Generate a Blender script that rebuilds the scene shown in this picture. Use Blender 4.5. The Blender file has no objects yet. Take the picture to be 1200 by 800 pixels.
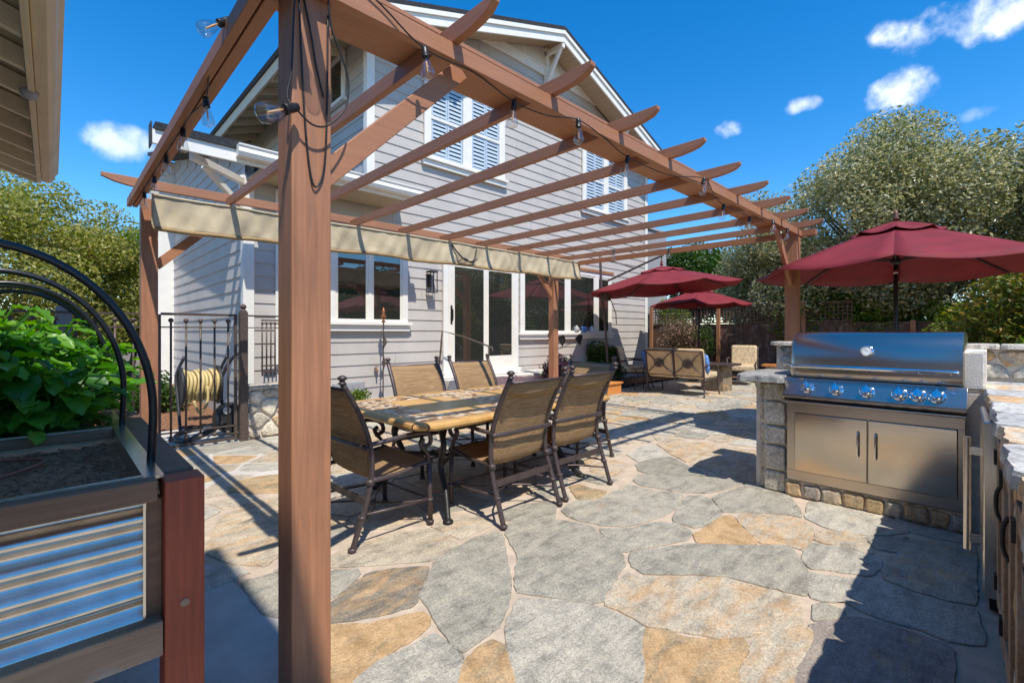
import bpy, bmesh, math, random
import numpy as np
from mathutils import Vector, Matrix
random.seed(7); RNG = np.random.default_rng(11)
PI = math.pi
sc = bpy.context.scene
COL = sc.collection

# ------------------------------------------------------------------ mesh builder
class MB:
    def __init__(s): s.v=[]; s.f=[]; s.c=[]          # verts, faces, face colours
    def add(s, vs, fs, col=None):
        o=len(s.v); s.v+= [tuple(p) for p in vs]
        for f in fs: s.f.append(tuple(i+o for i in f)); s.c.append(col)
    def box(s,x0,x1,y0,y1,z0,z1,col=None):
        s.add([(x0,y0,z0),(x1,y0,z0),(x1,y1,z0),(x0,y1,z0),(x0,y0,z1),(x1,y0,z1),(x1,y1,z1),(x0,y1,z1)],
              [(0,3,2,1),(4,5,6,7),(0,1,5,4),(1,2,6,5),(2,3,7,6),(3,0,4,7)],col)
    def hexa(s,b,t,col=None):                       # bottom quad (ccw from above), top quad
        s.add(list(b)+list(t),[(0,3,2,1),(4,5,6,7),(0,1,5,4),(1,2,6,5),(2,3,7,6),(3,0,4,7)],col)
    def bar(s,p,q,w,h,up=(0,0,1),col=None):         # rectangular bar from p to q; w sideways, h along up
        p=Vector(p);q=Vector(q);d=(q-p).normalized();u=Vector(up)
        r=d.cross(u)
        if r.length<1e-5: r=d.cross(Vector((1,0,0)))
        r.normalize();u=r.cross(d).normalized()
        R=r*w/2;U=u*h/2
        s.add([p-R-U,p+R-U,p+R+U,p-R+U,q-R-U,q+R-U,q+R+U,q-R+U],
              [(0,1,2,3),(4,7,6,5),(0,4,5,1),(1,5,6,2),(2,6,7,3),(3,7,4,0)],col)
    def tube(s,pts,r,n=8,closed=False,flat=None,col=None):
        P=[Vector(p) for p in pts];m=len(P)
        rr=r if isinstance(r,(list,tuple)) else [r]*m
        tang=[]
        for i in range(m):
            a=P[(i-1)%m] if (closed or i>0) else P[i]; b=P[(i+1)%m] if (closed or i<m-1) else P[i]
            t=(b-a); tang.append(t.normalized() if t.length>1e-9 else Vector((0,0,1)))
        ref=Vector((0,0,1)) if abs(tang[0].z)<.9 else Vector((1,0,0))
        nrm=tang[0].cross(ref).normalized()
        vs=[]
        for i in range(m):
            nrm=(nrm-tang[i]*nrm.dot(tang[i]))
            if nrm.length<1e-6: nrm=tang[i].orthogonal()
            nrm.normalize(); bi=tang[i].cross(nrm)
            for k in range(n):
                a=2*PI*k/n; ca,sa=math.cos(a),math.sin(a)
                if flat: ca*=flat
                vs.append(P[i]+(nrm*ca+bi*sa)*rr[i])
        fs=[]
        for i in range(m if closed else m-1):
            j=(i+1)%m
            for k in range(n):
                l=(k+1)%n; fs.append((i*n+k,i*n+l,j*n+l,j*n+k))
        if not closed: fs.append(tuple(range(n-1,-1,-1))); fs.append(tuple((m-1)*n+k for k in range(n)))
        s.add(vs,fs,col)
    def lathe(s,prof,c,n=16,axis='z',col=None):     # profile [(r,h)], closed at both ends
        vs=[];fs=[]
        for r,h in prof:
            for k in range(n):
                a=2*PI*k/n; x,y=r*math.cos(a),r*math.sin(a)
                p={'z':(x,y,h),'x':(h,x,y),'y':(y,h,x)}[axis]
                vs.append((p[0]+c[0],p[1]+c[1],p[2]+c[2]))
        for i in range(len(prof)-1):
            for k in range(n):
                l=(k+1)%n; fs.append((i*n+k,i*n+l,(i+1)*n+l,(i+1)*n+k))
        m=len(prof)
        fs.append(tuple(range(n-1,-1,-1))); fs.append(tuple((m-1)*n+k for k in range(n)))
        s.add(vs,fs,col)
    def ball(s,c,r,n=10,sz=1,col=None):
        pr=[(max(1e-4,r*math.sin(PI*i/n)),-r*sz*math.cos(PI*i/n)) for i in range(n+1)]
        s.lathe(pr,c,n+2,col=col)
    def grid(s,fn,nu,nv,col=None,two=False):
        vs=[fn(i/nu,j/nv) for j in range(nv+1) for i in range(nu+1)]
        fs=[(j*(nu+1)+i,j*(nu+1)+i+1,(j+1)*(nu+1)+i+1,(j+1)*(nu+1)+i) for j in range(nv) for i in range(nu)]
        s.add(vs,fs,col)
    def prism(s,poly,fn0,fn1,col=None):             # poly list mapped by fn0 / fn1 into 3-D
        n=len(poly); a=[fn0(p) for p in poly]; b=[fn1(p) for p in poly]
        s.add(a+b,[tuple(range(n-1,-1,-1)),tuple(range(n,2*n))]+[(i,(i+1)%n,n+(i+1)%n,n+i) for i in range(n)],col)
    def build(s,name,mat,parent=None,o=None,smooth=False,bevel=0,solid=0,seg=2,fix=True,auto=None):
        me=bpy.data.meshes.new(name)
        ox,oy,oz=(o if o is not None else (0,0,0))
        me.from_pydata([(x-ox,y-oy,z-oz) for x,y,z in s.v],[],s.f)
        if any(c is not None for c in s.c):
            at=me.color_attributes.new('tint','FLOAT_COLOR','CORNER')
            arr=[]
            for f,c in zip(s.f,s.c):
                c=c or (1,1,1,0)
                arr+= list(c)*len(f)
            at.data.foreach_set('color',arr)
        if fix:
            bm=bmesh.new();bm.from_mesh(me);bmesh.ops.recalc_face_normals(bm,faces=bm.faces);bm.to_mesh(me);bm.free()
        me.materials.append(mat)
        if smooth: me.polygons.foreach_set('use_smooth',[True]*len(me.polygons))
        ob=bpy.data.objects.new(name,me);COL.objects.link(ob)
        if parent is not None: ob.parent=parent
        if solid:
            m=ob.modifiers.new('Solid','SOLIDIFY');m.thickness=solid;m.offset=0
        if bevel:
            m=ob.modifiers.new('Bevel','BEVEL');m.width=bevel;m.segments=seg;m.limit_method='ANGLE';m.angle_limit=math.radians(40)
            m.harden_normals=False
        if auto:
            me.polygons.foreach_set('use_smooth',[True]*len(me.polygons))
            try: me.set_sharp_from_angle(angle=math.radians(auto))
            except Exception: pass
        return ob

def tag(o,label,cat,group=None,kind=None):
    if label: o['label']=label
    if cat: o['category']=cat
    if group: o['group']=group
    if kind: o['kind']=kind
    return o
def thing(name,label,cat,loc=(0,0,0),rz=0,group=None):
    o=bpy.data.objects.new(name,None);COL.objects.link(o);o.location=loc;o.rotation_euler=(0,0,rz)
    o.empty_display_size=.1
    return tag(o,label,cat,group)
def copy_tree(o,parent=None):
    c=o.copy();COL.objects.link(c)
    if parent is not None: c.parent=parent
    for ch in list(o.children): copy_tree(ch,c)
    return c

# ------------------------------------------------------------------ materials
def new_mat(name):
    m=bpy.data.materials.new(name);m.use_nodes=True
    nt=m.node_tree; return m,nt,nt.nodes['Principled BSDF']
def N(nt,t,**kw):
    n=nt.nodes.new(t)
    for k,v in kw.items():
        if k.startswith('i_'): n.inputs[k[2:].replace('_',' ')].default_value=v
        else: setattr(n,k,v)
    return n
def rgb(c): return (c[0],c[1],c[2],1)
def ramp(nt,stops):
    r=nt.nodes.new('ShaderNodeValToRGB'); e=r.color_ramp.elements
    while len(e)<len(stops): e.new(.5)
    for el,(p,c) in zip(e,stops): el.position=p; el.color=c if len(c)==4 else rgb(c)
    return r
def mat_plain(name,col,rough=.6,metal=0,var=.12,scale=6,bump=.0,bscale=80,stretch=None,spec=.5):
    """plain surface with soft mottling and optional fine bump"""
    m,nt,b=new_mat(name);L=nt.links
    tc=N(nt,'ShaderNodeTexCoord');src=tc.outputs['Object']
    if stretch:
        mp=N(nt,'ShaderNodeMapping');mp.inputs['Scale'].default_value=stretch;L.new(src,mp.inputs['Vector']);src=mp.outputs['Vector']
    no=N(nt,'ShaderNodeTexNoise',i_Scale=scale,i_Detail=6.0,i_Roughness=.6);L.new(src,no.inputs['Vector'])
    d=[max(0,c*(1-var)) for c in col];u=[min(1,c*(1+var)) for c in col]
    r=ramp(nt,[(.3,d),(.7,u)]);L.new(no.outputs['Fac'],r.inputs['Fac']);L.new(r.outputs['Color'],b.inputs['Base Color'])
    b.inputs['Roughness'].default_value=rough;b.inputs['Metallic'].default_value=metal
    b.inputs['Specular IOR Level'].default_value=spec
    if bump:
        n2=N(nt,'ShaderNodeTexNoise',i_Scale=bscale,i_Detail=4.0);L.new(src,n2.inputs['Vector'])
        bp=N(nt,'ShaderNodeBump',i_Strength=bump,i_Distance=.01);L.new(n2.outputs['Fac'],bp.inputs['Height']);L.new(bp.outputs['Normal'],b.inputs['Normal'])
    return m
def mat_wood(name,col,axis='z',rough=.55,var=.22,grain=14,dirt=None,bump=.12):
    """grain stretched along one object axis, two scales"""
    m,nt,b=new_mat(name);L=nt.links
    tc=N(nt,'ShaderNodeTexCoord');mp=N(nt,'ShaderNodeMapping')
    s={'x':(.05,1,1),'y':(1,.05,1),'z':(1,1,.05)}[axis];mp.inputs['Scale'].default_value=s
    L.new(tc.outputs['Object'],mp.inputs['Vector'])
    a=N(nt,'ShaderNodeTexNoise',i_Scale=grain*6,i_Detail=5.0,i_Distortion=.6);L.new(mp.outputs['Vector'],a.inputs['Vector'])
    c2=N(nt,'ShaderNodeTexNoise',i_Scale=2.5,i_Detail=4.0);L.new(tc.outputs['Object'],c2.inputs['Vector'])
    ad=N(nt,'ShaderNodeMath',operation='MULTIPLY_ADD');ad.inputs[1].default_value=.55;L.new(a.outputs['Fac'],ad.inputs[0])
    mu=N(nt,'ShaderNodeMath',operation='MULTIPLY');mu.inputs[1].default_value=.45;L.new(c2.outputs['Fac'],mu.inputs[0]);L.new(mu.outputs[0],ad.inputs[2])
    r=ramp(nt,[(.3,[c*(1-var) for c in col]),(.52,col),(.72,[min(1,c*(1+var)) for c in col])]);L.new(ad.outputs[0],r.inputs['Fac'])
    out=r.outputs['Color']
    if dirt:
        d=N(nt,'ShaderNodeTexNoise',i_Scale=5.0,i_Detail=8.0,i_Roughness=.7);L.new(tc.outputs['Object'],d.inputs['Vector'])
        rr=ramp(nt,[(.52,(0,0,0)),(.68,(1,1,1))]);L.new(d.outputs['Fac'],rr.inputs['Fac'])
        mx=N(nt,'ShaderNodeMix',data_type='RGBA');L.new(rr.outputs['Color'],mx.inputs['Factor']);L.new(out,mx.inputs['A']);mx.inputs['B'].default_value=rgb(dirt);out=mx.outputs['Result']
    L.new(out,b.inputs['Base Color']);b.inputs['Roughness'].default_value=rough
    bp=N(nt,'ShaderNodeBump',i_Strength=bump,i_Distance=.004);L.new(a.outputs['Fac'],bp.inputs['Height']);L.new(bp.outputs['Normal'],b.inputs['Normal'])
    return m
def mat_stone(name,speck=60,rough=.8,bump=.5,rust=(.40,.24,.10),boost=1.0):
    """colour from the per-stone 'tint' (alpha = how much ochre staining it has), mottled and speckled"""
    m,nt,b=new_mat(name);L=nt.links
    at=N(nt,'ShaderNodeAttribute',attribute_name='tint');tc=N(nt,'ShaderNodeTexCoord')
    n1=N(nt,'ShaderNodeTexNoise',i_Scale=speck,i_Detail=5.0,i_Roughness=.75);L.new(tc.outputs['Object'],n1.inputs['Vector'])
    mp=N(nt,'ShaderNodeMapping');mp.inputs['Rotation'].default_value=(0,0,.5);mp.inputs['Scale'].default_value=(1,3.2,1.5);L.new(tc.outputs['Object'],mp.inputs['Vector'])
    n2=N(nt,'ShaderNodeTexNoise',i_Scale=3.5,i_Detail=9.0,i_Roughness=.68,i_Distortion=.8);L.new(mp.outputs['Vector'],n2.inputs['Vector'])
    n3=N(nt,'ShaderNodeTexNoise',i_Scale=9.0,i_Detail=6.0,i_Roughness=.6);L.new(tc.outputs['Object'],n3.inputs['Vector'])
    r1=ramp(nt,[(.33,(.55,.54,.53)),(.5,(1,1,1)),(.66,(1.40,1.39,1.36))]);L.new(n1.outputs['Fac'],r1.inputs['Fac'])
    m1=N(nt,'ShaderNodeMix',data_type='RGBA',blend_type='MULTIPLY');m1.inputs['Factor'].default_value=1
    L.new(at.outputs['Color'],m1.inputs['A']);L.new(r1.outputs['Color'],m1.inputs['B'])
    n4=N(nt,'ShaderNodeTexNoise',i_Scale=2.6,i_Detail=7.0,i_Roughness=.65,i_Distortion=1.2);mp4=N(nt,'ShaderNodeMapping');mp4.inputs['Rotation'].default_value=(0,0,-.6);mp4.inputs['Scale'].default_value=(1,4.5,1.5);L.new(tc.outputs['Object'],mp4.inputs['Vector']);L.new(mp4.outputs['Vector'],n4.inputs['Vector'])
    av=N(nt,'ShaderNodeMath',operation='ADD');L.new(n3.outputs['Fac'],av.inputs[0]);L.new(n4.outputs['Fac'],av.inputs[1])
    hv=N(nt,'ShaderNodeMath',operation='MULTIPLY');hv.inputs[1].default_value=.5;L.new(av.outputs[0],hv.inputs[0])
    r3=ramp(nt,[(.37,(.62,.615,.60)),(.5,(1,.99,.97)),(.63,(1.24,1.22,1.16))]);L.new(hv.outputs[0],r3.inputs['Fac'])
    m3=N(nt,'ShaderNodeMix',data_type='RGBA',blend_type='MULTIPLY');m3.inputs['Factor'].default_value=1
    L.new(m1.outputs['Result'],m3.inputs['A']);L.new(r3.outputs['Color'],m3.inputs['B'])
    # rust veins: threshold slides with the alpha of the tint
    th=N(nt,'ShaderNodeMath',operation='MULTIPLY_ADD');th.inputs[1].default_value=.42;th.inputs[2].default_value=-.66
    L.new(at.outputs['Alpha'],th.inputs[0])
    ad=N(nt,'ShaderNodeMath',operation='ADD');L.new(n2.outputs['Fac'],ad.inputs[0]);L.new(th.outputs[0],ad.inputs[1])
    sm=N(nt,'ShaderNodeMath',operation='MULTIPLY',use_clamp=True);sm.inputs[1].default_value=5.0;L.new(ad.outputs[0],sm.inputs[0])
    s2=N(nt,'ShaderNodeMath',operation='MULTIPLY');s2.inputs[1].default_value=.8;L.new(sm.outputs[0],s2.inputs[0])
    rc=ramp(nt,[(.35,rust),(.6,[min(1,c*1.35+.05) for c in rust])]);L.new(n3.outputs['Fac'],rc.inputs['Fac'])
    rm=N(nt,'ShaderNodeMix',data_type='RGBA',blend_type='MULTIPLY');rm.inputs['Factor'].default_value=.7;L.new(rc.outputs['Color'],rm.inputs['A']);L.new(r1.outputs['Color'],rm.inputs['B'])
    mx=N(nt,'ShaderNodeMix',data_type='RGBA');L.new(s2.outputs[0],mx.inputs['Factor']);L.new(m3.outputs['Result'],mx.inputs['A']);L.new(rm.outputs['Result'],mx.inputs['B'])
    L.new(mx.outputs['Result'],b.inputs['Base Color']);b.inputs['Roughness'].default_value=rough
    hb=N(nt,'ShaderNodeMath',operation='MULTIPLY_ADD');hb.inputs[1].default_value=.35;L.new(n1.outputs['Fac'],hb.inputs[0]);L.new(n2.outputs['Fac'],hb.inputs[2])
    bp=N(nt,'ShaderNodeBump',i_Strength=bump,i_Distance=.012);L.new(hb.outputs[0],bp.inputs['Height']);L.new(bp.outputs['Normal'],b.inputs['Normal'])
    return m
def mat_leaf(name,cols,trans=.35,rough=.5,spec=.35):
    """colour differs leaf by leaf; some light passes through"""
    m=bpy.data.materials.new(name);m.use_nodes=True;nt=m.node_tree;L=nt.links;nt.nodes.clear()
    out=N(nt,'ShaderNodeOutputMaterial');g=N(nt,'ShaderNodeNewGeometry')
    k=len(cols);r=ramp(nt,[((i+.5)/k,c) for i,c in enumerate(cols)]);L.new(g.outputs['Random Per Island'],r.inputs['Fac'])
    p=N(nt,'ShaderNodeBsdfPrincipled');p.inputs['Roughness'].default_value=rough;p.inputs['Specular IOR Level'].default_value=spec
    L.new(r.outputs['Color'],p.inputs['Base Color'])
    t=N(nt,'ShaderNodeBsdfTranslucent')
    hs=N(nt,'ShaderNodeHueSaturation');hs.inputs['Saturation'].default_value=1.25;hs.inputs['Value'].default_value=1.5;L.new(r.outputs['Color'],hs.inputs['Color']);L.new(hs.outputs['Color'],t.inputs['Color'])
    mx=N(nt,'ShaderNodeMixShader');mx.inputs[0].default_value=trans
    L.new(p.outputs[0],mx.inputs[1]);L.new(t.outputs[0],mx.inputs[2]);L.new(mx.outputs[0],out.inputs[0])
    return m
def mat_glass_dark(name,base=(.026,.028,.024),ior=2.5):
    m,nt,b=new_mat(name);b.inputs['Base Color'].default_value=rgb(base);b.inputs['Roughness'].default_value=.015;b.inputs['IOR'].default_value=ior
    tc=N(nt,'ShaderNodeTexCoord');no=N(nt,'ShaderNodeTexNoise',i_Scale=1.3,i_Detail=1.0);nt.links.new(tc.outputs['Object'],no.inputs['Vector'])
    bp=N(nt,'ShaderNodeBump',i_Strength=.03,i_Distance=.05);nt.links.new(no.outputs['Fac'],bp.inputs['Height']);nt.links.new(bp.outputs['Normal'],b.inputs['Normal'])
    return m
def mat_glass_clear(name,refl=.12,tint=(1,1,1),fres=.6):
    m=bpy.data.materials.new(name);m.use_nodes=True;nt=m.node_tree;L=nt.links;nt.nodes.clear()
    out=N(nt,'ShaderNodeOutputMaterial');tr=N(nt,'ShaderNodeBsdfTransparent');tr.inputs[0].default_value=rgb(tint)
    gl=N(nt,'ShaderNodeBsdfGlossy');gl.inputs['Roughness'].default_value=.02
    fr=N(nt,'ShaderNodeLayerWeight');fr.inputs[0].default_value=.5
    pw=N(nt,'ShaderNodeMath',operation='POWER');pw.inputs[1].default_value=4.0;L.new(fr.outputs['Facing'],pw.inputs[0])
    ad=N(nt,'ShaderNodeMath',operation='MULTIPLY_ADD',use_clamp=True);ad.inputs[1].default_value=fres;ad.inputs[2].default_value=refl;L.new(pw.outputs[0],ad.inputs[0])
    mx=N(nt,'ShaderNodeMixShader');L.new(ad.outputs[0],mx.inputs[0]);L.new(tr.outputs[0],mx.inputs[1]);L.new(gl.outputs[0],mx.inputs[2]);L.new(mx.outputs[0],out.inputs[0])
    return m
def mat_steel(name,col=(.62,.60,.57),rough=.22,axis='y',aniso=.5):
    m,nt,b=new_mat(name);L=nt.links
    b.inputs['Base Color'].default_value=rgb(col);b.inputs['Metallic'].default_value=1;b.inputs['Roughness'].default_value=rough
    tc=N(nt,'ShaderNodeTexCoord');mp=N(nt,'ShaderNodeMapping');mp.inputs['Scale'].default_value={'y':(90,1.2,90),'z':(90,90,1.2),'x':(1.2,90,90)}[axis]
    L.new(tc.outputs['Object'],mp.inputs['Vector']);no=N(nt,'ShaderNodeTexNoise',i_Scale=3.0,i_Detail=3.0);L.new(mp.outputs['Vector'],no.inputs['Vector'])
    mr=N(nt,'ShaderNodeMapRange');mr.inputs['To Min'].default_value=rough*.75;mr.inputs['To Max'].default_value=rough*1.35;L.new(no.outputs['Fac'],mr.inputs['Value']);L.new(mr.outputs[0],b.inputs['Roughness'])
    n2=N(nt,'ShaderNodeTexNoise',i_Scale=2.2,i_Detail=2.0);L.new(tc.outputs['Object'],n2.inputs['Vector'])
    h=N(nt,'ShaderNodeMath',operation='MULTIPLY_ADD');h.inputs[1].default_value=.06;L.new(no.outputs['Fac'],h.inputs[0]);L.new(n2.outputs['Fac'],h.inputs[2])
    bp=N(nt,'ShaderNodeBump',i_Strength=.06,i_Distance=.03);L.new(h.outputs[0],bp.inputs['Height']);L.new(bp.outputs['Normal'],b.inputs['Normal'])
    return m

M={}
M['perg_z']=mat_wood('pergola paint upright',(.37,.165,.082),'z',.55,.32,9,bump=.3)
M['perg_x']=mat_wood('pergola paint along x',(.38,.168,.083),'x',.55,.18,14,bump=.2)
M['perg_y']=mat_wood('pergola paint along y',(.36,.155,.075),'y',.55,.18,14,bump=.2)
M['siding']=mat_plain('siding paint',(.50,.46,.415),.55,0,.09,1.6,.05,120)
M['trim']=mat_plain('white trim paint',(.80,.77,.70),.5,0,.05,5)
M['cream']=mat_plain('cream door paint',(.78,.74,.64),.5,0,.05,5)
M['soffit']=mat_wood('soffit boards',(.46,.36,.235),'y',.7,.18,6)
M['tansoffit']=mat_wood('tan eave paint',(.68,.56,.39),'y',.6,.12,5)
M['shingle']=mat_plain('roof shingles',(.05,.05,.055),.9,0,.4,30,.5,120)
M['dglass']=mat_glass_dark('window glass')
M['glass']=mat_glass_clear('clear pane',.06)
M['shutter']=mat_plain('shutter paint',(.52,.60,.66),.5,0,.04,4)
M['black']=mat_plain('black iron',(.022,.020,.019),.45,.2,.3,20,.15,90)
M['bronze']=mat_plain('bronze powder coat',(.085,.062,.058),.42,.35,.25,25,.12,120)
M['iron']=mat_plain('brown iron',(.10,.070,.055),.5,.2,.25,25,.15,120)
M['slate_mort']=mat_plain('mortar',(.50,.40,.30),.95,0,.22,9,.5,150)
M['flag']=mat_stone('flagstone',110,.72,.9)
M['fieldstone']=mat_stone('field stone',40,.85,.8,(.48,.25,.09))
M['concrete']=mat_plain('grey concrete',(.52,.48,.42),.9,0,.15,4,.4,180)
M['lmortar']=mat_plain('pale mortar',(.66,.60,.52),.95,0,.15,14,.6,120)
M['soil']=mat_plain('potting soil',(.24,.125,.062),1,0,.7,60,1.0,70)
M['mulch']=mat_plain('bark mulch',(.20,.095,.045),1,0,.75,45,1.0,50)
M['dirt']=mat_plain('garden earth',(.16,.12,.08),1,0,.4,3,.6,30)
M['steel']=mat_steel('brushed steel',(.52,.45,.38),.22,'y')
M['steeldoor']=mat_steel('satin door steel',(.60,.53,.44),.13,'y')
M['steelz']=mat_steel('brushed steel upright',(.66,.62,.56),.24,'z')
M['chrome']=mat_steel('polished steel',(.8,.79,.77),.07,'y')
M['galv']=mat_plain('galvanised sheet',(.62,.56,.48),.27,.94,.14,14,.03,60)
M['dark']=mat_plain('dark gap',(.012,.011,.010),.8,0,.3)
M['redwood']=mat_wood('red stained timber',(.34,.065,.026),'z',.6,.35,12,bump=.3)
M['dkrail']=mat_wood('dark brown timber rail',(.20,.105,.055),'x',.65,.35,12,bump=.3)
M['dkraily']=mat_wood('dark brown timber side rail',(.16,.085,.05),'y',.65,.3,12,bump=.3)
M['oldwood']=mat_wood('weathered timber',(.34,.22,.13),'x',.85,.45,10,dirt=(.35,.30,.25),bump=.5)
M['hoop']=mat_plain('black poly pipe',(.012,.012,.013),.32,0,.3,30)
M['sling']=None
M['canvas']=mat_plain('tan canvas',(.52,.43,.28),.9,0,.14,7,.35,160)
M['canvasd']=mat_plain('tan canvas hem',(.34,.23,.11),.9,0,.14,7,.35,160)
M['redcloth']=mat_plain('maroon canvas',(.255,.022,.030),.75,0,.16,5,.25,140)
M['umbwood']=mat_wood('umbrella timber',(.16,.07,.04),'z',.5,.25,10)
M['cushion']=mat_plain('tan cushion',(.60,.40,.20),.9,0,.16,8,.35,110)
M['cushion_d']=mat_plain('leafy tan cushion',(.58,.44,.27),.9,0,.45,26,.35,110)
M['blue']=mat_plain('blue patterned cloth',(.10,.22,.50),.85,0,.75,22,.3,110)
M['fence']=mat_wood('weathered fence boards',(.13,.07,.045),'z',.85,.6,5,dirt=(.30,.24,.19),bump=.4)
M['fencepost']=mat_wood('cedar post',(.36,.16,.075),'z',.7,.25,8)
M['orange']=mat_wood('orange deck stain',(.62,.24,.06),'x',.55,.15,8)
M['rubber']=mat_plain('black plastic',(.025,.027,.03),.45,0,.3,20)
M['hose']=mat_plain('yellow hose',(.55,.42,.18),.5,0,.15,20)
M['socket']=mat_plain('black socket',(.012,.012,.012),.4)
M['bulb']=mat_glass_clear('bulb glass',.15,(.95,.94,.92),.8)
M['filament']=mat_plain('amber filament',(.75,.42,.16),.4)
M['white']=mat_plain('white plastic',(.8,.8,.78),.4,0,.04)
M['grey']=mat_plain('grey stucco',(.33,.33,.34),.9,0,.08,5,.4,80)
M['bark']=mat_wood('tree bark',(.16,.12,.09),'z',.95,.5,6,bump=.8)
M['drip']=mat_plain('brown drip tube',(.22,.085,.05),.6,0,.2)
M['brass']=mat_plain('rusty copper',(.30,.12,.05),.5,.5,.4,30)
M['oak']=mat_leaf('olive grey leaves',[(.13,.15,.05),(.22,.23,.10),(.34,.33,.17),(.58,.55,.38),(.20,.21,.08),(.46,.43,.24)],.40,.36,.8)
M['bush']=mat_leaf('bright shrub leaves',[(.09,.17,.02),(.18,.27,.035),(.28,.35,.05),(.13,.21,.025)],.42)
M['dkbush']=mat_leaf('dark evergreen leaves',[(.03,.07,.015),(.055,.11,.022),(.10,.15,.03),(.04,.085,.018)],.3)
M['rustbush']=mat_leaf('green and rust leaves',[(.06,.10,.02),(.11,.16,.025),(.30,.16,.04),(.20,.24,.04),(.08,.13,.02),(.27,.22,.04)],.34)
M['ltree']=mat_leaf('yellow green leaves',[(.17,.20,.04),(.28,.29,.065),(.38,.36,.11),(.22,.24,.05),(.46,.42,.18)],.42)
M['veg']=mat_leaf('vegetable leaves',[(.05,.17,.016),(.10,.29,.025),(.20,.42,.04),(.07,.22,.02)],.45,.36,.6)
M['pink']=mat_leaf('pink flowering foliage',[(.08,.10,.03),(.12,.13,.04),(.62,.42,.36),(.06,.09,.02),(.10,.07,.04),(.50,.30,.25)],.35)
M['purple']=mat_leaf('purple flowering foliage',[(.05,.03,.06),(.25,.08,.20),(.03,.05,.015),(.04,.07,.02)],.35)

def mat_sling():
    m,nt,b=new_mat('woven sling cloth');L=nt.links
    tc=N(nt,'ShaderNodeTexCoord')
    no=N(nt,'ShaderNodeTexNoise',i_Scale=1.0,i_Detail=3.0)
    mp=N(nt,'ShaderNodeMapping');mp.inputs['Scale'].default_value=(3.5,300,300);L.new(tc.outputs['Object'],mp.inputs['Vector']);L.new(mp.outputs['Vector'],no.inputs['Vector'])
    r=ramp(nt,[(.30,(.26,.15,.066)),(.5,(.46,.285,.135)),(.70,(.66,.45,.235))]);L.new(no.outputs['Fac'],r.inputs['Fac'])
    L.new(r.outputs['Color'],b.inputs['Base Color']);b.inputs['Roughness'].default_value=.7
    tr=N(nt,'ShaderNodeBsdfTranslucent');L.new(r.outputs['Color'],tr.inputs['Color'])
    mx=N(nt,'ShaderNodeMixShader');mx.inputs[0].default_value=.38
    o=nt.nodes['Material Output'];L.new(b.outputs[0],mx.inputs[1]);L.new(tr.outputs[0],mx.inputs[2]);L.new(mx.outputs[0],o.inputs[0])
    bp=N(nt,'ShaderNodeBump',i_Strength=.3,i_Distance=.003);L.new(no.outputs['Fac'],bp.inputs['Height']);L.new(bp.outputs['Normal'],b.inputs['Normal'])
    return m
M['sling']=mat_sling()
def add_trans(m,f):
    nt=m.node_tree;L=nt.links;b=nt.nodes['Principled BSDF'];o=nt.nodes['Material Output']
    src=b.inputs['Base Color'].links[0].from_socket;tr=N(nt,'ShaderNodeBsdfTranslucent');L.new(src,tr.inputs['Color'])
    mx=N(nt,'ShaderNodeMixShader');mx.inputs[0].default_value=f;L.new(b.outputs[0],mx.inputs[1]);L.new(tr.outputs[0],mx.inputs[2]);L.new(mx.outputs[0],o.inputs[0])
add_trans(M['redcloth'],.28)
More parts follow.
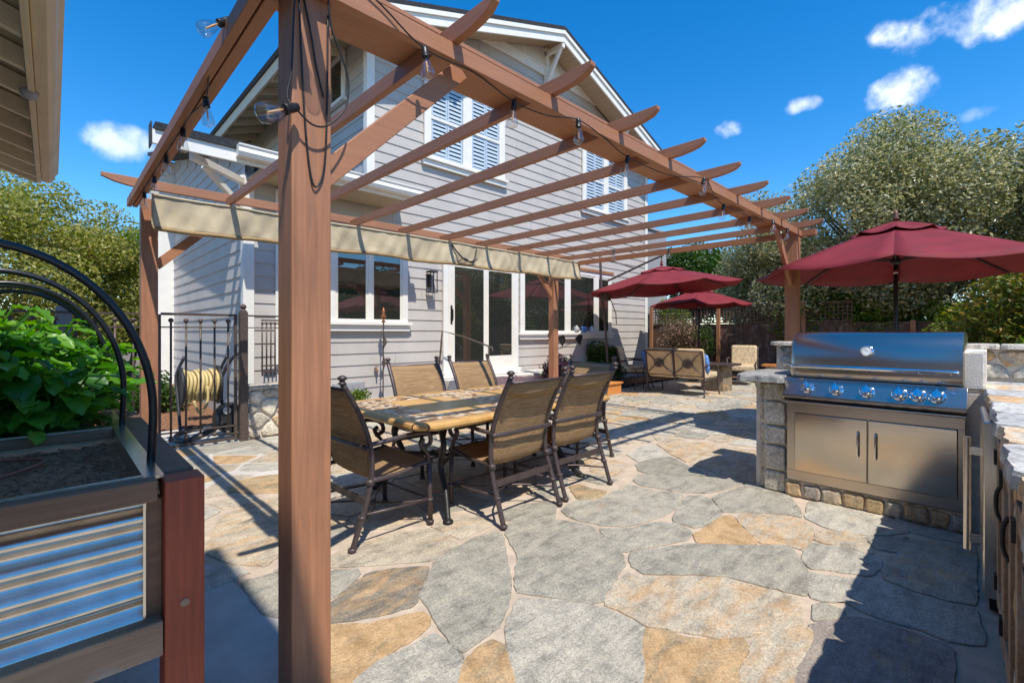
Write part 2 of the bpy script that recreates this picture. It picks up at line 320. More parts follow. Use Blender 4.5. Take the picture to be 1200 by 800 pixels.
def mat_tabletop():
    """tile field, mosaic border and rounded ochre rim, laid out in the table's own coordinates"""
    m,nt,b=new_mat('mosaic table top');L=nt.links
    tc=N(nt,'ShaderNodeTexCoord');sx=N(nt,'ShaderNodeSeparateXYZ');L.new(tc.outputs['Object'],sx.inputs[0])
    vo=N(nt,'ShaderNodeTexVoronoi',i_Scale=26.0);L.new(tc.outputs['Object'],vo.inputs['Vector'])
    vc=ramp(nt,[(.2,(.10,.04,.02)),(.4,(.42,.22,.08)),(.6,(.55,.38,.22)),(.8,(.66,.55,.40))])
    sp=N(nt,'ShaderNodeSeparateXYZ');L.new(vo.outputs['Color'],sp.inputs[0]);L.new(sp.outputs[0],vc.inputs['Fac'])
    no=N(nt,'ShaderNodeTexNoise',i_Scale=9.0,i_Detail=6.0);L.new(tc.outputs['Object'],no.inputs['Vector'])
    fc=ramp(nt,[(.3,(.48,.25,.07)),(.7,(.66,.40,.14))]);L.new(no.outputs['Fac'],fc.inputs['Fac'])
    def M2(op,a,bv=None):
        n=N(nt,'ShaderNodeMath',operation=op)
        for i,q in enumerate((a,bv)):
            if q is None: continue
            if isinstance(q,(int,float)): n.inputs[i].default_value=q
            else: L.new(q,n.inputs[i])
        return n.outputs[0]
    ax=M2('ABSOLUTE',sx.outputs[0]);ay=M2('ABSOLUTE',sx.outputs[1])
    # mosaic where near the ends or on cross bands / long borders
    e1=M2('LESS_THAN',M2('ABSOLUTE',M2('SUBTRACT',ay,.46)),.09)
    e2=M2('LESS_THAN',M2('ABSOLUTE',M2('SUBTRACT',ax,.84)),.13)
    e3=M2('LESS_THAN',ax,.17)
    mos=M2('MAXIMUM',M2('MAXIMUM',e1,e2),e3)
    inn=M2('MULTIPLY',M2('LESS_THAN',ax,.985),M2('LESS_THAN',ay,.555))
    mos=M2('MULTIPLY',mos,inn)
    ln=M2('LESS_THAN',M2('ABSOLUTE',M2('SUBTRACT',ax,.985)),.006)
    ln=M2('MAXIMUM',ln,M2('LESS_THAN',M2('ABSOLUTE',M2('SUBTRACT',ay,.555)),.006))
    mx=N(nt,'ShaderNodeMix',data_type='RGBA');L.new(mos,mx.inputs['Factor']);L.new(fc.outputs['Color'],mx.inputs['A']);L.new(vc.outputs['Color'],mx.inputs['B'])
    m2=N(nt,'ShaderNodeMix',data_type='RGBA');L.new(ln,m2.inputs['Factor']);L.new(mx.outputs['Result'],m2.inputs['A']);m2.inputs['B'].default_value=(.06,.03,.015,1)
    L.new(m2.outputs['Result'],b.inputs['Base Color']);b.inputs['Roughness'].default_value=.35
    return m
M['tabletop']=mat_tabletop()

# ------------------------------------------------------------------ geometry helpers
def clip_half(poly,nx,ny,d):           # keep points with nx*x+ny*y<=d
    out=[]
    for i in range(len(poly)):
        a=poly[i];b=poly[(i+1)%len(poly)]
        da=nx*a[0]+ny*a[1]-d;db=nx*b[0]+ny*b[1]-d
        if da<=0: out.append(a)
        if (da<0<db) or (db<0<da):
            t=da/(da-db);out.append((a[0]+(b[0]-a[0])*t,a[1]+(b[1]-a[1])*t))
    return out
def voronoi(seeds,box,reach):
    res=[]
    x0,x1,y0,y1=box
    A=np.array(seeds)
    for i,(x,y) in enumerate(seeds):
        p=[(max(x0,x-reach),max(y0,y-reach)),(min(x1,x+reach),max(y0,y-reach)),(min(x1,x+reach),min(y1,y+reach)),(max(x0,x-reach),min(y1,y+reach))]
        d2=((A-A[i])**2).sum(1)
        for j in np.argsort(d2)[1:40]:
            if d2[j]>4*reach*reach: break
            qx,qy=A[j];nx,ny=qx-x,qy-y
            p=clip_half(p,nx,ny,(qx*qx+qy*qy-x*x-y*y)/2)
            if len(p)<3: break
        res.append(p)
    return res
def inset(poly,d):
    n=len(poly);ar=sum(poly[i][0]*poly[(i+1)%n][1]-poly[(i+1)%n][0]*poly[i][1] for i in range(n))
    if ar<0: poly=poly[::-1]
    p=poly[:]
    xs=[q[0] for q in p];ys=[q[1] for q in p]
    out=[(min(xs)-9,min(ys)-9),(max(xs)+9,min(ys)-9),(max(xs)+9,max(ys)+9),(min(xs)-9,max(ys)+9)]
    for i in range(n):
        a=p[i];b=p[(i+1)%n];ex,ey=b[0]-a[0],b[1]-a[1];l=math.hypot(ex,ey)
        if l<1e-5: continue
        nx,ny=ey/l,-ex/l
        out=clip_half(out,nx,ny,nx*a[0]+ny*a[1]-d)
        if len(out)<3: return []
    return out
def rough_poly(poly,amp,step,cut=.25):
    n=len(poly);q=[]
    for i in range(n):                                    # one Chaikin pass rounds the corners
        a=poly[i];b=poly[(i+1)%n]
        q.append((a[0]*(1-cut)+b[0]*cut,a[1]*(1-cut)+b[1]*cut));q.append((a[0]*cut+b[0]*(1-cut),a[1]*cut+b[1]*(1-cut)))
    out=[]
    for i in range(len(q)):
        a=q[i];b=q[(i+1)%len(q)];l=math.hypot(b[0]-a[0],b[1]-a[1]);k=max(1,int(l/step))
        for t in range(k):
            f=t/k;out.append((a[0]+(b[0]-a[0])*f+random.gauss(0,amp),a[1]+(b[1]-a[1])*f+random.gauss(0,amp)))
    return out
def stone(mb,poly,fn,h,be,col):
    """one stone: outline at the joint, a bevelled ring and a face; fn(x,y,height) -> point"""
    n=len(poly);cx=sum(p[0] for p in poly)/n;cy=sum(p[1] for p in poly)/n
    def sh(p,k):
        dx,dy=cx-p[0],cy-p[1];l=math.hypot(dx,dy) or 1;k=min(k,l*.45);return (p[0]+dx/l*k,p[1]+dy/l*k)
    r0=[fn(p[0],p[1],0) for p in poly]
    r1=[fn(*sh(p,be*.35),h*.75) for p in poly];r2=[fn(*sh(p,be),h) for p in poly]
    tl=h+random.uniform(0,h*.15)
    o=r0+r1+r2+[fn(cx,cy,tl)]
    fs=[]
    for i in range(n):
        j=(i+1)%n;fs+=[(i,j,n+j,n+i),(n+i,n+j,2*n+j,2*n+i),(2*n+i,2*n+j,3*n)]
    mb.add(o,fs,col)
def in_poly(x,y,P):
    c=False;n=len(P);j=n-1
    for i in range(n):
        if (P[i][1]>y)!=(P[j][1]>y) and x<(P[j][0]-P[i][0])*(y-P[i][1])/(P[j][1]-P[i][1])+P[i][0]: c=not c
        j=i
    return c
def stone_wall(mb,u0,u1,v0,v1,fn,size,h=.03,joint=.012,be=.02,cols=None,aspect=1.0):
    """random stones over a rectangle, mapped by fn(u,v,height)"""
    cols=cols or WALLCOLS
    seeds=[];tries=0
    while tries<4000 and len(seeds)<400:
        tries+=1;x=random.uniform(u0,u1);y=random.uniform(v0,v1)
        if all(((x-a)/aspect)**2+(y-b)**2>size*size*random.uniform(.6,1.3) for a,b in seeds): seeds.append((x,y))
    for p in voronoi(seeds,(u0,u1,v0,v1),size*3.5*max(1,aspect)):
        if len(p)<3: continue
        q=inset(p,joint)
        if len(q)<3: continue
        q=rough_poly(q,joint*.22,.04)
        c=random.choice(cols);k=random.uniform(.8,1.2)
        stone(mb,q,fn,h*random.uniform(.7,1.3),be,(c[0]*k,c[1]*k,c[2]*k,c[3]))
WALLCOLS=[(.46,.40,.31,.25),(.40,.34,.25,.4),(.52,.46,.36,.2),(.50,.33,.16,.6),(.36,.31,.25,.3),(.55,.50,.42,.15)]
GREYCOLS=[(.45,.44,.40,.12),(.40,.40,.38,.1),(.52,.49,.43,.25),(.36,.36,.34,.15),(.50,.42,.30,.45)]
def bend(pts,n=6):
    """Catmull-Rom through pts"""
    P=[Vector(p) for p in pts];P=[P[0]*2-P[1]]+P+[P[-1]*2-P[-2]];out=[]
    for i in range(1,len(P)-2):
        for k in range(n):
            t=k/n;a,b,c,d=P[i-1:i+3]
            out.append(.5*((2*b)+(c-a)*t+(2*a-5*b+4*c-d)*t*t+(3*b-a-3*c+d)*t**3))
    out.append(P[-2]);return out

# ------------------------------------------------------------------ foliage (many small leaf faces, written with numpy)
def leaves(name,pts,size,mat,parent=None,o=(0,0,0),aspect=.5,up=.35,curl=.25,jit=.35):
    n=len(pts);pts=np.asarray(pts,float)-np.array(o)
    d=RNG.normal(size=(n,3));d[:,2]*=.7;d/=np.linalg.norm(d,axis=1)[:,None]
    nn=RNG.normal(size=(n,3));nn[:,2]+=up*3;nn-=d*(nn*d).sum(1)[:,None];nn/=np.linalg.norm(nn,axis=1)[:,None]
    s=np.cross(nn,d);L=size*(1+RNG.uniform(-jit,jit,n))[:,None];W=L*aspect
    v=np.empty((n,6,3))
    v[:,0]=pts-d*L*.5;v[:,1]=pts-d*L*.1+s*W*.5+nn*L*curl*.25;v[:,2]=pts+d*L*.22+s*W*.40+nn*L*curl*.1
    v[:,3]=pts+d*L*.5-nn*L*curl*.35;v[:,4]=pts+d*L*.22-s*W*.40+nn*L*curl*.1;v[:,5]=pts-d*L*.1-s*W*.5+nn*L*curl*.25
    idx=np.arange(n)[:,None]*6
    f=np.concatenate([idx+np.array([[0,1,2,3]]),idx+np.array([[0,3,4,5]])],1).reshape(-1)
    me=bpy.data.meshes.new(name);me.vertices.add(n*6);me.vertices.foreach_set('co',v.reshape(-1).astype(np.float32))
    me.loops.add(len(f));me.loops.foreach_set('vertex_index',f.astype(np.int32))
    k=n*2;me.polygons.add(k);me.polygons.foreach_set('loop_start',(np.arange(k)*4).astype(np.int32));me.polygons.foreach_set('loop_total',np.full(k,4,np.int32))
    me.update(calc_edges=True);me.validate();me.materials.append(mat)
    ob=bpy.data.objects.new(name,me);COL.objects.link(ob)
    if parent is not None: ob.parent=parent
    return ob
def crown_points(c,r,clumps,per,sig,shell=.55,zmin=None,flat=0):
    """clumps scattered through an ellipsoid, denser outside; gaps stay between clumps"""
    c=np.array(c);r=np.array(r);C=[]
    while len(C)<clumps:
        d=RNG.normal(size=3);d/=np.linalg.norm(d);k=RNG.uniform(shell**3,1)**(1/3)*RNG.uniform(.82,1.08)
        p=c+d*r*k
        if zmin is None or p[2]>zmin: C.append(p)
    C=np.array(C)
    w=RNG.uniform(.35,1.75,clumps);out=[]
    for p,q in zip(C,w):
        m=int(per*q);s=sig*(.7+.5*q)
        u=RNG.normal(size=(m,3));l=np.linalg.norm(u,axis=1)[:,None];u=u/l*np.minimum(l,1.9)**.8
        out.append(p+u*np.array([s,s,s*.75]))
    return np.concatenate(out),C
def tree(name,label,base,top,c,r,clumps,per,sig,leaf,mat,trunk=.16,limbs=9,group=None,stems=1,zmin=None,cat='tree',aspect=.5,lean=(0,0)):
    t=thing(name,label,cat,base,0,group);b=Vector(base)
    pts,C=crown_points(c,r,clumps,per,sig,zmin=zmin)
    leaves('crown',pts,leaf,mat,t,base,aspect)
    mb=MB()
    cc=Vector(c)
    for sidx in range(stems):
        off=Vector((random.uniform(-.25,.25),random.uniform(-.25,.25),0)) if stems>1 else Vector()
        fork=b+(cc-b)*.42+off*2.2+Vector((lean[0],lean[1],0))
        tr=bend([b+off*.5,b+(fork-b)*.35+off*.6+Vector((random.uniform(-.1,.1),random.uniform(-.1,.1),0)),fork],5)
        mb.tube(tr,[trunk*(1.35-.75*i/(len(tr)-1)) for i in range(len(tr))],9)
        sel=random.sample(range(len(C)),min(limbs,len(C)))
        for i in sel:
            e=Vector(C[i]);mid=fork+(e-fork)*.5+Vector((random.uniform(-.2,.2),random.uniform(-.2,.2),random.uniform(0,.3)))
            lb=bend([fork-Vector((0,0,.1)),mid,e],5)
            mb.tube(lb,[max(.008,trunk*.5*(1-.9*k/(len(lb)-1))) for k in range(len(lb))],6)
    mb.build('trunk',M['bark'],t,base,smooth=True)
    return t
# ------------------------------------------------------------------ ground and patio
def struct(name,mb,mat,**k):
    o=mb.build(name,mat,None,**k);o['kind']='structure';return o
g=MB();g.add([(-120,-120,-.06),(120,-120,-.06),(120,120,-.06),(-120,120,-.06)],[(0,1,2,3)]);struct('ground',g,M['dirt'])
g=MB();g.add([(.30,-3,-.004),(13.4,-3,-.004),(13.4,6.32,-.004),(.30,6.32,-.004)],[(0,1,2,3)])
struct('patio_mortar',g,M['slate_mort'])
g=MB();g.add([(-1.6,-3,.0),(.30,-3,.0),(.30,1.7,.0),(.80,1.1,.0),(1.0,1.55,.0),(.74,2.25,.0),(.64,3.0,.0),(.45,3.6,.0),(.30,4.6,.0),(-1.6,4.6,.0)],[tuple(range(10))])
struct('concrete_path',g,M['concrete'])
g=MB();g.box(-4,1.62,6.34,7.6,-.05,.008);g.box(-4,1.62,4.6,6.34,-.05,.004);struct('side_path',g,M['concrete'],bevel=.006)
SC={'cream':(.45,.385,.29),'grey':(.345,.32,.26),'light':(.42,.39,.325),'dark':(.23,.20,.155),'ochre':(.36,.275,.165),'pale':(.45,.39,.30),'slate':(.29,.245,.21),'dkgrey':(.30,.28,.225)}
STONES=[
('cream',0.25,[(1.16,2.689),(1.303,2.721),(1.47,2.715),(1.641,2.667),(1.773,2.618),(1.82,2.492),(1.802,2.356),(1.766,2.287),(1.652,2.263),(1.546,2.24),(1.352,2.377),(1.212,2.48),(1.107,2.567),(1.024,2.631),(1.044,2.713)]),
('grey',0.1,[(1.087,2.521),(1.2,2.442),(1.182,2.38),(1.067,2.3),(0.974,2.258),(0.887,2.279),(0.972,2.555)]),
('dark',0.5,[(0.957,2.211),(1.063,2.291),(1.224,2.355),(1.355,2.29),(1.493,2.198),(1.453,2.131),(1.322,2.009),(1.221,1.928),(1.115,1.96),(0.986,2.018),(0.902,2.074),(0.859,2.132)]),
('ochre',0.9,[(0.807,2.097),(0.885,2.052),(1.002,1.948),(1.097,1.909),(1.23,1.852),(1.223,1.786),(1.195,1.748),(1.079,1.72),(0.974,1.712),(0.789,1.666),(0.733,1.649),(0.65,1.729)]),
('light',0.05,[(0.816,1.669),(0.919,1.697),(1.024,1.681),(1.181,1.679),(1.182,1.619),(1.167,1.54),(1.178,1.477),(1.11,1.412),(1.056,1.374),(1.0,1.319),(0.733,1.58)]),
('grey',0.03,[(1.321,1.997),(1.403,2.072),(1.556,2.212),(1.749,2.265),(1.908,2.295),(2.064,2.266),(2.071,2.206),(1.895,1.988),(1.759,1.815),(1.647,1.691),(1.53,1.601),(1.419,1.529),(1.334,1.519),(1.191,1.508),(1.191,1.572),(1.229,1.715),(1.269,1.856),(1.299,1.965)]),
('grey',0.05,[(2.107,2.21),(2.235,2.302),(2.382,2.261),(2.523,2.07),(2.591,1.903),(2.481,1.691),(2.385,1.507),(2.304,1.444),(2.152,1.399),(1.989,1.356),(1.903,1.321),(1.859,1.34),(1.822,1.401),(1.777,1.484),(1.668,1.657),(1.706,1.717),(1.948,1.935),(1.988,2.011)]),
('light',0.06,[(1.585,1.596),(1.635,1.61),(1.76,1.47),(1.823,1.338),(1.863,1.246),(1.866,1.156),(1.862,1.073),(1.722,0.997),(1.65,0.947),(1.567,0.903),(1.469,0.859),(1.17,1.152),(1.257,1.283),(1.335,1.394),(1.432,1.495),(1.496,1.541)]),
('ochre',0.7,[(1.25,1.477),(1.33,1.474),(1.339,1.418),(1.303,1.354),(1.252,1.273),(1.162,1.16),(1.01,1.309),(1.121,1.432),(1.203,1.461)]),
('pale',0.5,[(1.941,1.323),(2.054,1.348),(2.216,1.373),(2.19,1.331),(2.286,1.261),(2.378,1.163),(2.473,1.078),(2.544,0.972),(2.573,0.825),(2.611,0.653),(2.398,0.591),(2.287,0.646),(2.155,0.725),(2.089,0.754),(2.024,0.818),(1.987,0.894),(1.935,0.985),(1.882,1.08),(1.894,1.151),(1.902,1.236),(1.884,1.278)]),
('grey',0.12,[(2.436,1.495),(2.617,1.402),(2.806,1.289),(2.922,1.155),(3.046,1.025),(3.167,0.907),(3.205,0.849),(3.065,0.769),(2.943,0.705),(2.737,0.65),(2.662,0.643),(2.635,0.745),(2.601,0.875),(2.571,0.994),(2.496,1.099),(2.356,1.236),(2.284,1.323),(2.31,1.405)]),
('ochre',0.7,[(1.857,1.063),(1.916,0.976),(1.926,0.913),(2.003,0.809),(2.096,0.739),(2.068,0.713),(1.975,0.697),(1.882,0.687),(1.819,0.657),(1.714,0.619),(1.474,0.854),(1.637,0.928),(1.734,1.003)]),
('pale',0.55,[(2.036,0.689),(2.156,0.7),(2.263,0.639),(2.365,0.575),(2.408,0.528),(2.399,0.506),(2.205,0.506),(2.038,0.503),(1.864,0.473),(1.722,0.611),(1.87,0.667)]),
('slate',0.3,[(2.422,0.554),(2.574,0.468),(2.635,0.421),(2.658,0.322),(2.662,0.219),(2.666,0.122),(2.576,0.107),(2.385,0.102),(2.143,0.098),(1.715,0.518),(1.951,0.545),(2.203,0.559)]),
('light',0.1,[(2.926,0.691),(2.97,0.591),(3.05,0.476),(3.079,0.394),(3.068,0.272),(3.075,0.141),(3.108,0.05),(2.846,0.02),(2.771,0.024),(2.705,0.116),(2.718,0.223),(2.699,0.346),(2.705,0.422),(2.744,0.489),(2.675,0.569),(2.667,0.626)]),
('grey',0.1,[(2.585,0.591),(2.65,0.564),(2.644,0.476),(2.581,0.477),(2.455,0.563)]),
('light',0.05,[(3.097,0.766),(3.344,0.778),(3.42,0.622),(3.409,0.496),(3.386,0.44),(3.273,0.428),(3.112,0.464),(3.065,0.592),(2.987,0.708)]),
('pale',0.4,[(3.417,0.782),(3.573,0.788),(3.695,0.658),(3.691,0.576),(3.493,0.49),(3.438,0.494),(3.433,0.637),(3.41,0.739)]),
('light',0.2,[(3.781,0.911),(4.156,0.985),(4.208,0.895),(4.209,0.657),(4.209,0.511),(4.084,0.401),(3.979,0.374),(3.836,0.465),(3.728,0.582),(3.68,0.768)]),
('grey',0.1,[(3.695,0.561),(3.888,0.372),(3.714,0.367),(3.573,0.398),(3.536,0.48)]),
('grey',0.45,[(3.848,0.359),(3.901,0.272),(3.987,0.114),(4.013,0.064),(3.148,0.046),(3.11,0.143),(3.105,0.275),(3.142,0.397),(3.245,0.416),(3.467,0.395),(3.577,0.384)]),
('light',0.05,[(4.219,0.469),(4.162,0.342),(4.177,0.131),(4.143,0.061),(4.067,0.059),(3.99,0.23),(3.999,0.354)]),
('ochre',0.85,[(2.936,1.34),(3.105,1.333),(3.378,1.329),(3.457,1.291),(3.304,1.177),(3.139,1.02),(3.098,1.015),(2.986,1.124),(2.857,1.27)]),
('pale',0.55,[(3.45,1.272),(3.553,1.242),(3.641,1.111),(3.733,0.995),(3.724,0.918),(3.62,0.828),(3.467,0.802),(3.312,0.785),(3.207,0.786),(3.211,0.884),(3.129,1.003),(3.297,1.152)]),
('grey',0.12,[(3.727,1.541),(3.995,1.503),(4.287,1.456),(4.216,1.286),(4.21,1.122),(3.906,0.976),(3.776,0.935),(3.766,1.014),(3.696,1.128),(3.578,1.262),(3.473,1.364)]),
('grey',0.08,[(3.259,1.611),(3.602,1.69),(3.704,1.618),(3.676,1.538),(3.461,1.367),(3.334,1.347),(3.121,1.352),(3.059,1.394),(3.07,1.542)]),
('grey',0.05,[(3.825,2.255),(3.892,2.189),(4.13,1.914),(4.223,1.752),(4.34,1.603),(4.3,1.496),(4.061,1.528),(3.803,1.605),(3.684,1.75),(3.633,1.888),(3.606,2.029),(3.592,2.118),(3.668,2.213)]),
('grey',0.2,[(2.659,2.198),(2.808,2.241),(2.91,2.234),(3.01,2.137),(3.284,2.155),(3.537,2.171),(3.523,2.077),(3.552,1.902),(3.636,1.75),(3.568,1.706),(3.275,1.64),(3.135,1.629),(2.907,1.667),(2.739,1.727),(2.659,1.84),(2.605,1.999),(2.621,2.125)]),
('grey',0.1,[(2.591,1.816),(2.742,1.667),(2.939,1.621),(3.051,1.492),(2.973,1.362),(2.853,1.335),(2.637,1.426),(2.486,1.511),(2.436,1.525),(2.4,1.545),(2.478,1.673)]),
('dkgrey',0.05,[(4.104,2.447),(4.363,2.454),(4.638,2.352),(4.441,2.075),(4.262,1.791),(4.125,1.976),(3.925,2.208),(3.953,2.33)]),
('pale',0.6,[(5.062,2.755),(5.257,2.624),(5.517,2.369),(5.446,2.205),(5.161,2.179),(4.525,2.111),(4.718,2.37)]),
('pale',0.5,[(5.162,2.156),(5.474,2.154),(5.548,1.779),(4.436,1.408),(4.34,1.488),(4.393,1.713),(4.49,1.978),(4.5,2.076)]),
('light',0.05,[(4.926,2.771),(5.006,2.74),(4.654,2.365),(4.393,2.471),(4.203,2.478),(4.377,2.723),(4.617,2.764)]),
('ochre',0.5,[(3.122,2.491),(3.232,2.481),(3.211,2.34),(3.245,2.203),(3.061,2.16),(2.937,2.254),(3.003,2.35)]),
('pale',0.6,[(3.759,2.74),(4.055,2.696),(4.131,2.622),(4.007,2.496),(3.755,2.415),(3.637,2.403),(3.597,2.622)]),
('grey',0.1,[(2.28,2.471),(2.509,2.504),(2.805,2.333),(2.624,2.233),(2.521,2.147),(2.402,2.249),(2.287,2.325),(2.237,2.363)]),
('pale',0.35,[(1.817,2.632),(1.933,2.648),(2.154,2.592),(2.132,2.362),(1.952,2.349),(1.834,2.332),(1.835,2.41),(1.83,2.542)]),
('ochre',0.6,[(1.02,4.38),(1.162,4.623),(1.321,4.634),(1.511,4.564),(1.418,4.086),(1.324,4.064),(1.154,4.193)]),
('cream',0.5,[(0.649,3.251),(0.788,3.663),(0.893,3.831),(1.087,3.947),(1.29,3.96),(1.046,3.015),(0.971,2.935),(0.85,2.832),(0.715,3.009)]),
('grey',0.2,[(0.699,2.729),(0.738,2.729),(0.882,2.707),(0.904,2.605),(0.773,2.227),(0.74,2.273),(0.696,2.36),(0.694,2.521)]),
('cream',0.1,[(0.923,4.571),(1.1,4.816),(1.212,4.821),(1.316,4.696),(1.171,4.658),(1.016,4.403),(1.006,4.319),(0.876,4.339)]),

]
def grow(P,d):                            # push every corner outward
    n=len(P);ar=sum(P[i][0]*P[(i+1)%n][1]-P[(i+1)%n][0]*P[i][1] for i in range(n));s=1 if ar>0 else -1;out=[]
    for i in range(n):
        a,b,c=P[i-1],P[i],P[(i+1)%n];e1=Vector((b[0]-a[0],b[1]-a[1]));e2=Vector((c[0]-b[0],c[1]-b[1]))
        if e1.length<1e-6 or e2.length<1e-6: out.append(b);continue
        e1.normalize();e2.normalize();nn=Vector((e1.y+e2.y,-e1.x-e2.x))*s
        if nn.length<.3: out.append(b);continue
        nn.normalize();out.append((b[0]+nn.x*d,b[1]+nn.y*d))
    return out
mb=MB();fl=lambda x,y,h:(x,y,h-.002)
seeds=[];own=[]
PADS=[[(.30,-3),(.30,1.7),(.80,1.1),(1.0,1.55),(.74,2.25),(.64,3.0),(.45,3.6),(.30,4.6),(-2,4.6),(-2,-3)]]
for k,(c,ru,P) in enumerate(STONES):
    b=SC[c];kk=random.uniform(.93,1.07)
    stone(mb,rough_poly(inset(P,-.007) if False else grow(P,.009),.0035,.035,.10),fl,.007,.005,(b[0]*kk,b[1]*kk,b[2]*kk,ru))
    Q=inset(P,.03) or P
    n=len(P);ar=sum(P[i][0]*P[(i+1)%n][1]-P[(i+1)%n][0]*P[i][1] for i in range(n));sg=1 if ar>0 else -1
    cx=sum(p[0] for p in P)/n;cy=sum(p[1] for p in P)/n
    for i in range(n):
        a=P[i];b2=P[(i+1)%n];l=math.hypot(b2[0]-a[0],b2[1]-a[1]);m=max(1,int(l/.09))
        for t in range(m):
            f=(t+.5)/m;x=a[0]+(b2[0]-a[0])*f;y=a[1]+(b2[1]-a[1])*f
            nx,ny=(b2[1]-a[1])/(l+1e-9)*sg,-(b2[0]-a[0])/(l+1e-9)*sg
            seeds.append((x-nx*.05,y-ny*.05));own.append(1)
nf=len(seeds);tries=0;A0=np.array(seeds)
free=[]
while tries<9000:
    tries+=1;x=random.uniform(.3,13.4);y=random.uniform(-3,6.3)
    if ((A0-(x,y))**2).sum(1).min()<.14**2: continue
    if any(in_poly(x,y,P) for _,_,P in STONES) or any(in_poly(x,y,P) for P in PADS): continue
    r=.42 if random.random()<.8 else .26
    if all((x-a)**2+(y-b)**2>r*r for a,b in free): free.append((x,y))
seeds+=free
for (x,y),p in list(zip(seeds,voronoi(seeds,(.3,13.4,-3,6.3),1.3)))[nf:]:
    if len(p)<3: continue
    q=inset(p,random.uniform(.008,.016))
    if len(q)<3: continue
    q=[z for z in q]
    c,ru=random.choices([('grey',.1),('light',.1),('pale',.5),('ochre',.7),('cream',.3),('dkgrey',.1)],[5,4,4,1.5,3,1])[0]
    b=SC[c];kk=random.uniform(.85,1.15)
    stone(mb,rough_poly(q,.004,.05,.10),fl,.007,.005,(b[0]*kk,b[1]*kk,b[2]*kk,min(1,ru+random.uniform(-.05,.15))))
struct('patio_paving',mb,M['flag'],fix=False)
# planting beds: mulch sheets that rise to the house and behind the side path
def bed(name,x0,x1,y0,y1,z0,z1,nu,nv,amp,mat):
    h=RNG.normal(size=(nv+1,nu+1))*amp
    m=MB();m.grid(lambda u,v:(x0+(x1-x0)*u,y0+(y1-y0)*v,z0+(z1-z0)*v+h[int(round(v*nv)),int(round(u*nu))]),nu,nv)
    o=m.build(name,mat,None,smooth=True);o['kind']='structure';return o
bed('mulch_bed',2.45,5.0,6.50,7.02,.12,.24,70,16,.008,M['mulch'])
bed('side_bed',-3.5,1.9,7.6,13,.02,.25,120,90,.010,M['mulch'])
bed('far_bed',9.4,14.1,6.1,12,.05,.2,90,90,.01,M['mulch'])
bed('back_bed',13.1,14.0,-3,6.1,.02,.10,20,120,.01,M['mulch'])

# ------------------------------------------------------------------ the house
YW=7.0
house=thing('house','grey lap sided two storey house with white trim and a gable','house',(7.9,YW,0))
HO=(7.9,YW,0)
def roofz(x): return 7.80-.35*abs(x-7.86)
wl=MB()
EXP=.183
def lap(mb,x0,x1,z,zt,y=YW,t=.016):       # one clapboard facing -Y
    mb.add([(x0,y-t,z),(x1,y-t,z),(x1,y-.003,zt),(x0,y-.003,zt),(x0,y,z),(x1,y,z)],[(0,1,2,3),(4,5,1,0),(0,3,4),(1,5,2)])
z=.24;i=0
while z<7.02:
    zt=min(z+EXP,7.05);xl=1.85 if zt<3.45 else 3.62
    xr=12.3
    dx=(7.80-.12-zt)/.35
    xl=max(xl,7.86-dx);xr=min(xr,7.86+dx)
    a_=xl
    while a_<xr-.01:
        b_=min(xr,a_+random.uniform(2.2,4.2))
        if xr-b_<.6: b_=xr
        lap(wl,a_,b_-(.004 if b_<xr else 0),z,zt+.004);a_=b_
    z+=EXP
wl.box(1.85,12.3,YW,YW+.12,-.05,3.45);wl.box(3.62,12.3,YW,YW+.12,3.45,6.05)
wl.add([(3.62,YW,6.05),(12.3,YW,6.05),(12.3,YW,6.10),(7.86,YW,7.72),(3.62,YW,6.15)],[(0,1,2,3,4)])
wl.box(1.85,12.3,YW-.022,YW+.02,-.05,.24)
# side walls facing -X
def lapx(mb,y0,y1,z,zt,x,t=.016):
    mb.add([(x-t,y0,z),(x-t,y1,z),(x-.003,y1,zt),(x-.003,y0,zt),(x,y0,z),(x,y1,z)],[(0,3,2,1),(4,0,1,5),(0,4,3),(1,2,5)])
z=.24
while z<6.2:
    if z<4.75: lapx(wl,YW+max(0,(z+EXP-3.72)/1.25*5.1),12.1,z,z+EXP+.004,1.85)
    if z>=3.45: lapx(wl,YW+.0,15,z,z+EXP+.004,3.62)
    z+=EXP
wl.box(1.85,1.97,YW+.12,12.1,-.05,3.45);wl.hexa([(1.85,7.05,3.45),(1.97,7.05,3.45),(1.97,12.1,3.45),(1.85,12.1,3.45)],[(1.85,7.05,3.70),(1.97,7.05,3.70),(1.97,12.1,4.94),(1.85,12.1,4.94)]);wl.box(3.62,3.74,YW+.12,15,3.3,6.2);wl.box(12.18,12.3,YW+.12,15,-.05,6.2)
wl.box(1.825,1.87,YW-.02,12.1,-.05,.24)
wl.build('wall',M['siding'],house,HO)
gb=MB()
x=5.75
while x<9.95:                              # vertical boards above the band
    zt=roofz(x+.05)-.1;
    if zt>7.2: gb.box(x,x+.098,YW-.03,YW-.004,7.16,zt)
    x+=.105
gb.build('gable_board',M['trim'],house,HO)
b=MB();b.box(5.45,10.3,YW-.055,YW-.005,7.02,7.19);b.box(5.4,10.35,YW-.075,YW-.005,7.19,7.225);b.build('gable_band',M['trim'],house,HO,bevel=.004)
